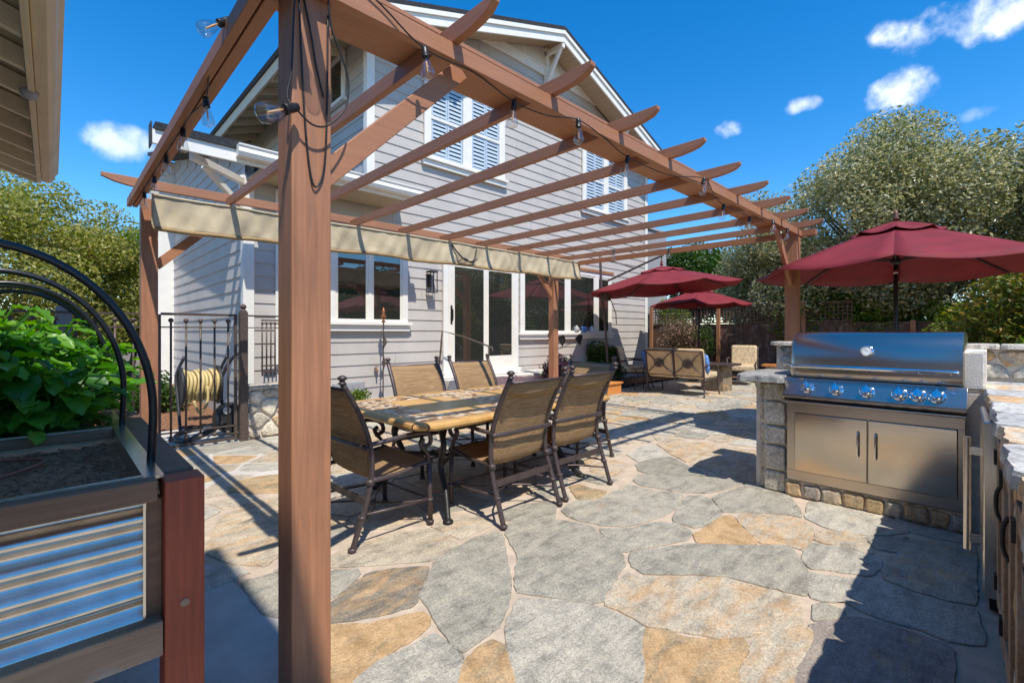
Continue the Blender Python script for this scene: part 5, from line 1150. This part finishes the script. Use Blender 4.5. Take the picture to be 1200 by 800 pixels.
m=MB();m.lathe([(.02,-.10),(.17,-.10),(.19,-.06),(.19,.06),(.17,.10),(.06,.10),(.06,.08),(.02,.08)],(hx0+.26,hy0-.36,.22),20,'y');wv=m.build('wheel',M['rubber'],hz,HZO,auto=40)
m=MB();m.lathe([(.001,-.012),(.045,-.012),(.045,-.004),(.001,-.004)],(hx0+.20,hy0-.46,.33),16,'y');m.build('badge',M['white'],hz,HZO)
m=MB();m.tube(bend([(hx0-.25,hy0-.62,.04),(hx0-.1,hy0-.66,.10),(hx0+.1,hy0-.52,.16),(hx0+.2,hy0-.40,.18)]),.035,8);m.tube(bend([(hx0-.25,hy0-.62,.04),(hx0-.32,hy0-.45,.05),(hx0-.25,hy0-.2,.06),(hx0,hy0-.1,.1)]),.03,8);m.build('base_tube',M['rubber'],hz,HZO,smooth=True)
# edging of the mulch bed
eg=thing('stone_edging','row of tan stones edging the mulch bed under the kitchen window','edging',(3.9,6.4,0));EGO=(3.9,6.4,0)
m=MB();x=2.44
while x<5.0:
    w=random.uniform(.20,.38);k=random.uniform(.85,1.15);hgt=random.uniform(.12,.17)
    stone(m,rough_poly([(x+.01,6.32),(x+w-.01,6.32+random.uniform(-.02,.02)),(x+w-.01,6.55),(x+.01,6.53)],.006,.05,.25),lambda a,b,h:(a,b,h),hgt,.05,(.52*k,.44*k,.34*k,.3));x+=w
m.build('stone_row',M['fieldstone'],eg,EGO,auto=50)
# ornaments by the wall
st=thing('garden_stake','thin garden stake with a rusty copper finial in front of the kitchen wall','garden stake',(3.72,6.72,.15));SO=(3.72,6.72,.15)
m=MB();m.tube([(3.73,6.72,.12),(3.74,6.72,1.47)],.010,8);m.build('rod',M['iron'],st,SO)
m=MB();m.lathe([(.008,0),(.04,.01),(.012,.04),(.035,.07),(.045,.10),(.02,.14),(.028,.17),(.006,.24)],(3.74,6.72,1.46),10);m.build('finial',M['brass'],st,SO,smooth=True)
m=MB()
for (z,a) in ((1.15,1),(.82,-1)): m.add([(3.735,6.70,z-.10),(3.735+a*.05,6.68,z),(3.735,6.70,z+.12),(3.735-a*.03,6.69,z)],[(0,1,2,3)])
m.build('metal_leaf',M['iron'],st,SO,solid=.004)
ts=thing('leaf_trellis','small iron trellis with metal leaves below the dining window','trellis',(7.75,6.6,0));TSO=(7.75,6.6,0)
m=MB()
for dx in (0,.15): m.tube(bend([(7.62+dx,6.62,.0),(7.58+dx,6.60,.5),(7.66+dx*.8,6.62,.95),(7.55+dx*.9,6.6,1.28)]),.016,8)
for z in (.25,.5,.75): m.bar((7.58,6.61,z),(7.78,6.61,z),.012,.012)
m.build('frame',M['black'],ts,TSO,smooth=True)
m=MB()
for (x,z,s) in ((7.98,1.12,1),(8.62,1.14,-1)): m.add([(x-.14*s,6.6,z+.09),(x,6.57,z-.13),(x+.16*s,6.6,z+.02),(x+.05*s,6.57,z+.13)],[(0,1,2,3)])
m.build('metal_leaf',M['black'],ts,TSO,solid=.006)
m=MB();m.tube([(7.66,6.61,.9),(7.9,6.6,1.08)],.008,6);m.tube([(7.75,6.61,.9),(8.55,6.6,1.12)],.008,6);m.build('branch',M['black'],ts,TSO)
# dry leaves that have blown over the paving
rl_=random.Random(5);m=MB()
for k in range(170):
    if k<90: x=rl_.uniform(8.2,12.8);y=rl_.uniform(2.2,6.2)
    else: x=rl_.uniform(4.5,9);y=rl_.uniform(3.2,6.1)
    a=rl_.uniform(0,2*PI);l=rl_.uniform(.018,.036);w_=l*.42;ca,sa=math.cos(a),math.sin(a);z=.010
    m.add([(x-ca*l,y-sa*l,z),(x+sa*w_,y-ca*w_,z+rl_.uniform(.004,.014)),(x+ca*l,y+sa*l,z+rl_.uniform(0,.008)),(x-sa*w_,y+ca*w_,z+rl_.uniform(.004,.014))],[(0,1,2,3)])
o=m.build('fallen_leaves',M['mulch'],None);o['kind']='stuff'
SKY,SUN,EXPO=.145,3.6,0.66
CLOUDS=[((0.901, 0.009, 0.433),0.075,0.03,1.0),((0.889, 0.11, 0.445),0.026,0.018,1.0),((0.924, 0.1, 0.368),0.058,0.028,1.0),((0.898, 0.219, 0.382),0.024,0.013,0.7),((0.869, 0.331, 0.367),0.02,0.014,0.75),((0.08, 0.952, 0.294),0.05,0.026,0.55),((0.949, 0.014, 0.316),0.03,0.01,0.28)]
# ------------------------------------------------------------------ umbrellas
def canopy(mb,c,R,zr,zt,n=8,rot=0,tilt=(0,0),sag=.06):
    """panels hang between n ribs; scalloped lower edge between rib tips"""
    def pt(k,f,r):                         # k rib index + fraction f, r 0..1
        a0=rot+2*PI*k/n;a1=rot+2*PI*(k+1)/n
        p0=Vector((math.cos(a0),math.sin(a0),0));p1=Vector((math.cos(a1),math.sin(a1),0));p=p0+(p1-p0)*f
        z=zt+(zr-zt)*(r**1.12)-sag*math.sin(PI*f)*r*.6-.02*r*math.sin(PI*f)
        x,y=p.x*R*r,p.y*R*r
        return (c[0]+x,c[1]+y,z+tilt[0]*x+tilt[1]*y)
    nu,nv=6,8
    for k in range(n):
        mb.grid(lambda u,v:pt(k,u,.02+.98*v),nu,nv)
def umbrella(label,c,R,zr,zt,rot,tilt=(0,0),vent=True,pole=True,mast=False,frame_mat='black',ribs=8):
    t=thing('patio_umbrella',label,'umbrella',(c[0],c[1],0),0,'maroon patio umbrellas');o=(c[0],c[1],0)
    m=MB();canopy(m,c,R,zr,zt,ribs,rot,tilt);cn=m.build('canopy',M['redcloth'],t,o,smooth=True,fix=False,solid=.004)
    if vent:
        m=MB();canopy(m,c,R*.30,zt-.085*(zt-zr)/.5,zt+.045,ribs,rot,tilt,.03);m.build('vent',M['redcloth'],cn,o,smooth=True,fix=False,solid=.003)
    for k in range(ribs):
        a=rot+2*PI*k/ribs;m=MB()
        def q(r,dz): x,y=math.cos(a)*R*r,math.sin(a)*R*r;return (c[0]+x,c[1]+y,zt+(zr-zt)*(r**1.12)-dz+tilt[0]*x+tilt[1]*y)
        m.tube([q(.04,.02),q(.35,.025),q(.7,.022),q(.985,.015)],.010,6)
        m.tube([(c[0]+math.cos(a)*.03,c[1]+math.sin(a)*.03,zt-.34*(zt-zr)/.5-.05),q(.52,.03)],.008,6);m.build('rib',M[frame_mat],t,o,smooth=True)
    m=MB();m.lathe([(.03,0),(.035,.02),(.02,.05),(.028,.075),(.008,.12)],(c[0],c[1],zt+.06),10);m.build('finial',M['umbwood'] if not mast else M['redcloth'],t,o,smooth=True)
    if pole:
        m=MB();m.tube([(c[0],c[1],0),(c[0],c[1],zt)],.021,12);m.build('pole',M['umbwood'] if frame_mat=='umbwood' else M['black'],t,o,smooth=True)
        m=MB();m.lathe([(.022,0),(.045,.01),(.05,.05),(.03,.08),(.022,.10)],(c[0],c[1],zt-.34*(zt-zr)/.5-.10),12);m.build('hub',M['black'],t,o,smooth=True)
        m=MB();m.lathe([(.25,0),(.25,.04),(.08,.07),(.035,.10),(.035,.30),(.02,.31)],(c[0],c[1],.004),18);m.build('base',M['black'],t,o,smooth=True)
        m=MB();m.lathe([(.0215,0),(.024,.005),(.024,.03),(.0215,.035)],(c[0],c[1],zt-.34*(zt-zr)/.5-.2),12);m.build('collar',M['chrome'],t,o)
    return t,o
umbrella('large maroon canvas umbrella on a dark pole behind the steel grill',(7.06,.78),1.50,2.02,2.56,.10)
u2,o2=umbrella('maroon cantilever umbrella hanging from a leaning mast by the house wall',(9.72,5.15),1.66,2.28,2.74,.2,(.03,-.06),pole=False,mast=True,frame_mat='iron')
m=MB();m.tube(bend([(9.40,6.33,.06),(9.37,6.38,1.2),(9.30,6.45,2.2),(9.27,6.48,3.13)]),.030,12);m.build('mast',M['iron'],u2,o2,smooth=True)
m=MB();m.tube(bend([(9.33,6.42,2.48),(9.45,6.0,2.655),(9.58,5.55,2.845),(9.72,5.10,3.03)]),.024,10);m.tube([(9.28,6.47,3.08),(9.53,5.72,2.775)],.014,8);m.tube([(9.72,5.15,3.03),(9.72,5.15,2.76)],.014,8);m.build('arm',M['iron'],u2,o2,smooth=True)
m=MB();m.box(9.27,9.41,6.28,6.46,2.05,2.22);m.tube([(9.37,6.28,2.13),(9.45,6.16,1.75),(9.47,6.16,1.5)],.012,6);m.build('crank',M['iron'],u2,o2)
m=MB();m.box(9.0,9.8,6.03,6.63,.012,.07);m.build('base',M['black'],u2,o2,bevel=.01)
umbrella('smaller maroon umbrella shading the lounge chairs in front of the lattice fence',(12.2,5.4),1.28,2.03,2.44,.3)

# ------------------------------------------------------------------ lounge furniture
def cushion(mb,x0,x1,y0,y1,z0,z1,r=.05):
    mb.box(x0,x1,y0,y1,z0,z1)
def lounge(label,loc,rz,seats,group,front='cushion_d'):
    """wrought iron seat with loose cushions; local +Y is the way it faces"""
    w=.62*seats;t=thing('loveseat' if seats>1 else 'lounge_chair',label,'sofa' if seats>1 else 'armchair',loc,rz,group)
    h=w/2
    for s in (-1,1):
        for (yy,nm) in ((-.36,'leg'),(.34,'leg')):
            m=MB();m.tube(bend([(s*(h+.02),yy-.05*(1 if yy<0 else -1),.006),(s*h,yy,.15),(s*h,yy,.40)]),.016,8);m.build('leg',M['bronze'],t,smooth=True)
        m=MB();m.tube(bend([(s*h,-.38,.62),(s*(h+.03),-.1,.66),(s*(h+.03),.25,.63),(s*h,.34,.55),(s*h,.34,.38)]),.018,8);m.build('armrest',M['bronze'],t,smooth=True)
    bk=MB()
    for k in range(seats+1):
        x=-h+k*.62;bk.tube(bend([(x,-.36,.30),(x,-.39,.60),(x,-.47,.93)]),.018,8)
    bk.tube([(-h,-.47,.93),(h,-.47,.93)],.016,8);bk.tube([(-h,-.365,.42),(h,-.365,.42)],.014,8);bk.tube([(-h,.34,.36),(h,.34,.36)],.014,8);bk.tube([(-h,-.36,.34),(-h,.34,.36)],.014,8);bk.tube([(h,-.36,.34),(h,.34,.36)],.014,8)
    bk.build('frame',M['bronze'],t,smooth=True)
    for k in range(seats):
        xc=-h+.31+k*.62;m=MB()
        bp=lambda x,z:(x,-.385-.085*(z-.45)/.45-.012,z)
        for sx in (-1,1):
            m.tube(bend([bp(xc+sx*.30,.90),bp(xc+sx*.17,.80),bp(xc+sx*.09,.70)]),.010,6);m.tube(bend([bp(xc+sx*.30,.45),bp(xc+sx*.17,.54),bp(xc+sx*.09,.63)]),.010,6)
        m.tube([bp(xc+.10*math.cos(a),.665+.085*math.sin(a)) for a in [2*PI*i/20 for i in range(20)]],.012,6,closed=True)
        m.tube([bp(xc+.055*math.cos(a),.665+.045*math.sin(a)) for a in [2*PI*i/16 for i in range(16)]],.012,6,closed=True)
        m.bar(bp(xc-.1,.665),bp(xc+.1,.665),.012,.02);m.bar(bp(xc,.58),bp(xc,.75),.012,.02,(1,0,0));m.build('medallion',M['bronze'],t)
        m=MB();m.hexa([(xc-.295,-.375,.40),(xc+.295,-.375,.40),(xc+.295,-.21,.40),(xc-.295,-.21,.40)],[(xc-.295,-.47,.975),(xc+.295,-.47,.975),(xc+.295,-.30,.975),(xc-.295,-.30,.975)]);m.build('back_cushion',M['cushion' if seats>1 else 'cushion_d'],t,bevel=.045,seg=4)
        m=MB();m.box(xc-.30,xc+.30,-.33,.37,.36,.50);m.build('seat_cushion',M[front],t,bevel=.045,seg=4)
    return t
lounge('tan cushioned iron loveseat with its scrolled back to the patio',(9.62,4.62,0),-PI/2+.02,2,'cushioned iron lounge furniture')
lounge('tan cushioned armchair left of the loveseat near the house corner',(10.1,6.05,0),PI+.7,1,'cushioned iron lounge furniture')
lounge('tan patterned armchair facing us in front of the board fence',(12.35,4.35,0),PI/2+.25,1,'cushioned iron lounge furniture')
def pillow(label,loc,rot):
    m=MB()
    def fn(u,v):
        a=2*PI*u;s=abs(math.sin(PI*v))**.5;x=math.copysign(abs(math.cos(a))**.55,math.cos(a))*.22*s;y=math.copysign(abs(math.sin(a))**.55,math.sin(a))*.22*s
        return (x,y,.075*math.cos(PI*v))
    m.grid(fn,28,12);o=m.build('throw_pillow',M['blue'],None,smooth=True);o.location=loc;o.rotation_euler=rot;return tag(o,label,'pillow','blue patterned throw pillows')
pillow('blue patterned pillow at the right end of the loveseat',(9.52,4.16,.66),(PI/2-.1,0,PI/2-.5))
pillow('blue patterned pillow leaning on the left armchair',(10.02,5.72,.68),(PI/2-.25,0,.5))
ft=thing('fire_table','square stone based fire table with a dark top among the lounge seats','table',(10.75,4.35,0));FT=(10.75,4.35,0)
m=MB();m.box(10.50,11.0,4.10,4.60,.0,.55,(.24,.19,.13,.3));m.build('base',M['fieldstone'],ft,FT,bevel=.01)
m=MB();m.box(10.35,11.15,3.95,4.75,.56,.61);m.build('table_top',M['bronze'],ft,FT,bevel=.01)
sd=thing('side_table','small dark iron side table at the left of the loveseat','table',(9.6,5.55,0));SD=(9.6,5.55,0)
m=MB();m.lathe([(.26,0),(.27,.012),(.26,.024)],(9.6,5.55,.48),20);m.build('table_top',M['bronze'],sd,SD)
for k in range(3):
    a=2*PI*k/3+.4;m=MB();m.tube(bend([(9.6+.2*math.cos(a),5.55+.2*math.sin(a),.006),(9.6+.10*math.cos(a),5.55+.10*math.sin(a),.25),(9.6+.18*math.cos(a),5.55+.18*math.sin(a),.48)]),.012,7);m.build('leg',M['bronze'],sd,SD,smooth=True)

# ------------------------------------------------------------------ back fence, low wall
fn_=thing('board_fence','dark weathered board fence with a lattice top behind the lounge','fence',(14.2,3,0));FNO=(14.2,3,0)
XF=14.2
bd=MB();y=-4.0
while y<7.9:
    w=random.uniform(.13,.15);bd.box(XF+random.uniform(-.006,.006),XF+.022,y,y+w-.006,.02,1.56+random.uniform(-.01,.01));y+=w
bd.build('board_panel',M['fence'],fn_,FNO)
m=MB();m.box(XF-.03,XF+.04,2.4,7.9,1.575,1.62);m.box(XF-.02,XF+.03,2.4,7.9,2.06,2.11);m.box(XF-.04,XF,-4,7.9,.35,.44);m.build('rail',M['fence'],fn_,FNO)
m=MB();y=2.4
while y<7.85: m.box(XF+.0,XF+.010,y,y+.03,1.62,2.06);y+=.095
z=1.66
while z<2.05: m.box(XF+.011,XF+.021,2.4,7.9,z,z+.03);z+=.095
m.build('lattice',M['fence'],fn_,FNO)
for y in (3.4,5.62,7.8,1.2,-1.0):
    m=MB();m.box(XF-.10,XF-.032,y,y+.10,0,2.14 if y>2 else 1.6);m.build('post',M['fencepost'],fn_,FNO,bevel=.004)
lw=thing('stone_seat_wall','low stone seat wall with a brick cap beyond the lounge','wall',(13.0,2.6,0));LWO=(13.0,2.6,0)
m=MB();m.box(12.95,13.25,.4,4.0,0,.44);m.build('core',M['lmortar'],lw,LWO)
m=MB();stone_wall(m,.4,4.0,0,.44,lambda u,v,h:(12.948-h,u,v),.17,.03,.009,.02,WALLCOLS,1.3);m.build('stone_face',M['fieldstone'],lw,LWO)
m=MB();y=.4
while y<4: m.box(12.9,13.3,y,y+.20,.442,.50);y+=.205
m.build('brick_cap',M['brass'] if False else M['orange'],lw,LWO,bevel=.006)

# ------------------------------------------------------------------ trees and shrubs
G1='trees around the garden';G2='shrubs along the fence'
tree('olive_tree','tall olive green tree whose crown fills the sky behind the red umbrella',(15.8,2.0,-.05),None,(15.9,2.0,3.85),(3.6,3.3,2.45),120,880,.36,.085,M['oak'],.17,40,G1,stems=3,lean=(0,-.2),zmin=2.1)
tree('olive_tree','olive green tree reaching out of the right edge of the photo',(15.2,-3.0,-.05),None,(15.4,-2.9,3.7),(3.1,3.4,2.25),110,860,.36,.085,M['oak'],.14,28,G1,stems=2,zmin=1.7)
tree('olive_tree','lower olive green tree at the left of the right hand trees',(17.0,4.6,-.05),None,(17.0,4.6,2.85),(2.2,1.8,1.75),55,760,.33,.085,M['oak'],.11,14,G1)
tree('round_tree','round yellow green tree beyond the left end of the house',(-.5,16.6,-.05),None,(-.9,16.6,2.45),(3.4,3.0,2.15),110,880,.32,.085,M['ltree'],.13,10,G1)
tree('round_tree','small green tree between the left post and the house',(1.6,18.5,-.05),None,(2.2,18.5,2.6),(1.5,1.5,2.1),40,520,.34,.10,M['bush'],.09,6,G1)
tree('evergreen_tree','dark evergreen tree above the cantilever umbrella near the house corner',(20.5,9.2,-.05),None,(20.5,9.2,3.6),(1.5,1.5,1.7),50,460,.36,.14,M['dkbush'],.13,8,G1)
tree('evergreen_tree','dark evergreen crown just left of the olive trees',(21.5,7.0,-.05),None,(21.5,7.2,2.9),(1.2,1.1,1.2),40,420,.34,.13,M['dkbush'],.11,8,G1)
def shrub(label,base,r,clumps,per,sig,leaf,mat,name='shrub',stems=4):
    t=thing(name,label,'shrub',base,0,G2);b=Vector(base)
    pts,C=crown_points((base[0],base[1],base[2]+r[2]*.95),r,clumps,per,sig,.45,zmin=base[2]+.05)
    leaves('foliage',pts,leaf,mat,t,base,.5)
    m=MB()
    for k in range(stems):
        e=Vector(random.choice(list(map(tuple,C))));m.tube(bend([tuple(b),tuple(b+(e-b)*.5+Vector((0,0,.1))),tuple(e)]),[.018]*12+[.006] if False else .012,6)
    m.build('stem',M['bark'],t,base,smooth=True);return t
shrub('bright green shrub rising behind the board fence near the right post',(14.8,3.4,0),(.55,.85,1.25),44,430,.22,.085,M['bush'])
shrub('bright green bush showing over the fence left of the tree trunks',(14.8,2.1,0),(.5,.8,1.12),44,430,.22,.085,M['bush'])
shrub('yellow green bush below the olive trunks above the grill lid',(14.8,.6,0),(.5,.85,1.05),44,430,.22,.085,M['bush'])
shrub('tall bright green shrub against the house corner behind the umbrella',(15.2,8.0,0),(.6,.7,1.3),34,400,.22,.08,M['bush'])
shrub('green and rust coloured shrub at the right edge above the stone wall',(11.0,-.75,0),(1.35,1.25,1.32),80,520,.24,.075,M['rustbush'])
shrub('lighter green shrub low at the right edge behind the island wall',(9.3,-.75,0),(.55,.5,.68),30,400,.16,.07,M['bush'])
shrub('pink flowering shrub trained on the lattice fence',(13.9,6.75,.75),(.16,.55,.55),18,120,.15,.055,M['pink'],'flowering_shrub')
shrub('dark vine shrub with pale blooms on the fence behind the third umbrella',(13.85,5.95,.3),(.16,.25,.6),12,120,.12,.055,M['dkbush'],'flowering_shrub')
shrub('dark green plant in the bed between the armchair and the house wall',(9.7,6.65,.1),(.45,.3,.42),24,300,.13,.07,M['dkbush'],'bedding_shrub')
shrub('purple flowering plant beside the far post of the pergola',(7.1,5.95,.0),(.26,.20,.42),18,260,.09,.045,M['purple'],'flowering_shrub')
shrub('small green seedling in the mulch at the corner of the table',(3.35,6.72,.2),(.10,.08,.12),8,60,.05,.04,M['bush'],'seedling',2)
shrub('low green plant in the bed beside the porch pier',(1.2,9.2,.08),(.35,.35,.3),16,260,.13,.06,M['dkbush'],'bedding_shrub')
# what the windows look back at: fence and trees behind the viewpoint
rf_=thing('rear_fence','brown board fence running behind the viewpoint','fence',(5,-9,0));RFO=(5,-9,0)
m=MB();x=-6
while x<20: m.box(x,x+.142,-9,-8.98,.0,1.8+random.uniform(-.01,.01));x+=.148
m.build('board_panel',M['fencepost'],rf_,RFO)
tree('garden_tree','leafy tree standing behind the viewpoint by the rear fence',(6.5,-11.5,-.05),None,(6.5,-11.5,2.6),(2.6,2.0,1.5),70,300,.45,.17,M['dkbush'],.16,8,G1)
tree('garden_tree','second leafy tree behind the viewpoint further right',(12.5,-12.0,-.05),None,(13.5,-12,2.8),(3.0,2.2,1.9),80,300,.5,.17,M['dkbush'],.16,8,G1)
tree('garden_tree','third leafy tree behind the viewpoint far to the right',(18.5,-11.0,-.05),None,(20.5,-11,2.9),(3.0,2.2,2.0),70,300,.5,.17,M['ltree'],.16,8,G1)

# ------------------------------------------------------------------ sky, sun, camera
LDIR=Vector((.20,.55,-1.0)).normalized()
el=math.asin(-LDIR.z);az=math.atan2(-LDIR.x,-LDIR.y)     # compass angle of the sun from +Y, clockwise
w=bpy.data.worlds.new('World');sc.world=w;w.use_nodes=True;nt=w.node_tree;L=nt.links;nt.nodes.clear()
out=N(nt,'ShaderNodeOutputWorld');bg=N(nt,'ShaderNodeBackground');bg.inputs['Strength'].default_value=SKY
sk=N(nt,'ShaderNodeTexSky',sky_type='NISHITA');sk.sun_disc=False;sk.sun_elevation=el;sk.sun_rotation=az;sk.ozone_density=4.0;sk.dust_density=.15;sk.air_density=1.0;sk.altitude=200
hs=N(nt,'ShaderNodeHueSaturation');hs.inputs['Saturation'].default_value=1.38;hs.inputs['Value'].default_value=1.0;L.new(sk.outputs[0],hs.inputs['Color'])
tc=N(nt,'ShaderNodeTexCoord');col=hs.outputs['Color']
mpn=N(nt,'ShaderNodeMapping');L.new(tc.outputs['Generated'],mpn.inputs['Vector'])
n1=N(nt,'ShaderNodeTexNoise',i_Scale=9.0,i_Detail=9.0,i_Roughness=.58);L.new(mpn.outputs['Vector'],n1.inputs['Vector'])
n2=N(nt,'ShaderNodeTexNoise',i_Scale=26.0,i_Detail=6.0,i_Roughness=.55);L.new(mpn.outputs['Vector'],n2.inputs['Vector'])
F_,YH,AA=549.8,389.7,math.radians(45.586)
total=None
#        direction (unit vectors in the world), half width, half height, density
for (d,hw,hh,den) in CLOUDS:
    d=Vector(d).normalized();s=d.cross(Vector((0,0,1))).normalized();u=s.cross(d)
    def dot(v):
        n=N(nt,'ShaderNodeVectorMath',operation='DOT_PRODUCT');L.new(tc.outputs['Generated'],n.inputs[0]);n.inputs[1].default_value=v;return n.outputs['Value']
    def mm(op,a,b):
        n=N(nt,'ShaderNodeMath',operation=op)
        for i,q in enumerate((a,b)):
            if isinstance(q,(int,float)): n.inputs[i].default_value=q
            else: L.new(q,n.inputs[i])
        return n.outputs[0]
    a=mm('DIVIDE',dot(s),hw);b=mm('DIVIDE',dot(u),hh)
    r2=mm('ADD',mm('MULTIPLY',a,a),mm('MULTIPLY',b,b))
    nn=mm('ADD',mm('MULTIPLY',mm('SUBTRACT',n1.outputs['Fac'],.5),3.4),mm('MULTIPLY',mm('SUBTRACT',n2.outputs['Fac'],.5),1.5))
    q=mm('ADD',mm('SUBTRACT',1.3,r2),mm('MULTIPLY',nn,1.9))
    front=mm('GREATER_THAN',dot(d),.5)
    mr=N(nt,'ShaderNodeMapRange',interpolation_type='SMOOTHSTEP');mr.inputs['From Min'].default_value=0;mr.inputs['From Max'].default_value=2.4;mr.inputs['To Max'].default_value=den;L.new(q,mr.inputs['Value'])
    v=mm('MULTIPLY',mr.outputs[0],front)
    total=v if total is None else mm('MAXIMUM',total,v)
mx=N(nt,'ShaderNodeMix',data_type='RGBA');L.new(total,mx.inputs['Factor']);L.new(col,mx.inputs['A'])
cr=ramp(nt,[(.35,(5.2,5.6,6.3)),(.6,(7.2,7.3,7.5))]);L.new(n2.outputs['Fac'],cr.inputs['Fac']);L.new(cr.outputs['Color'],mx.inputs['B'])
L.new(mx.outputs['Result'],bg.inputs['Color']);L.new(bg.outputs[0],out.inputs[0])
sl=bpy.data.lights.new('sun','SUN');sl.energy=SUN;sl.angle=math.radians(.5);sl.color=(1,.945,.86)
so=bpy.data.objects.new('sun',sl);COL.objects.link(so);so.rotation_euler=LDIR.to_track_quat('-Z','Y').to_euler();so.location=(-5,-12,20)
cam=bpy.data.cameras.new('camera');co=bpy.data.objects.new('camera',cam);COL.objects.link(co)
co.location=(0,0,1.30);co.rotation_euler=(PI/2,0,AA-PI/2)
cam.sensor_width=36;cam.lens=F_*36/1200;cam.shift_y=(YH-400)/1200;cam.clip_start=.05;cam.clip_end=600
sc.camera=co
sc.view_settings.view_transform='Standard';sc.view_settings.look='None';sc.view_settings.exposure=EXPO;sc.view_settings.gamma=1
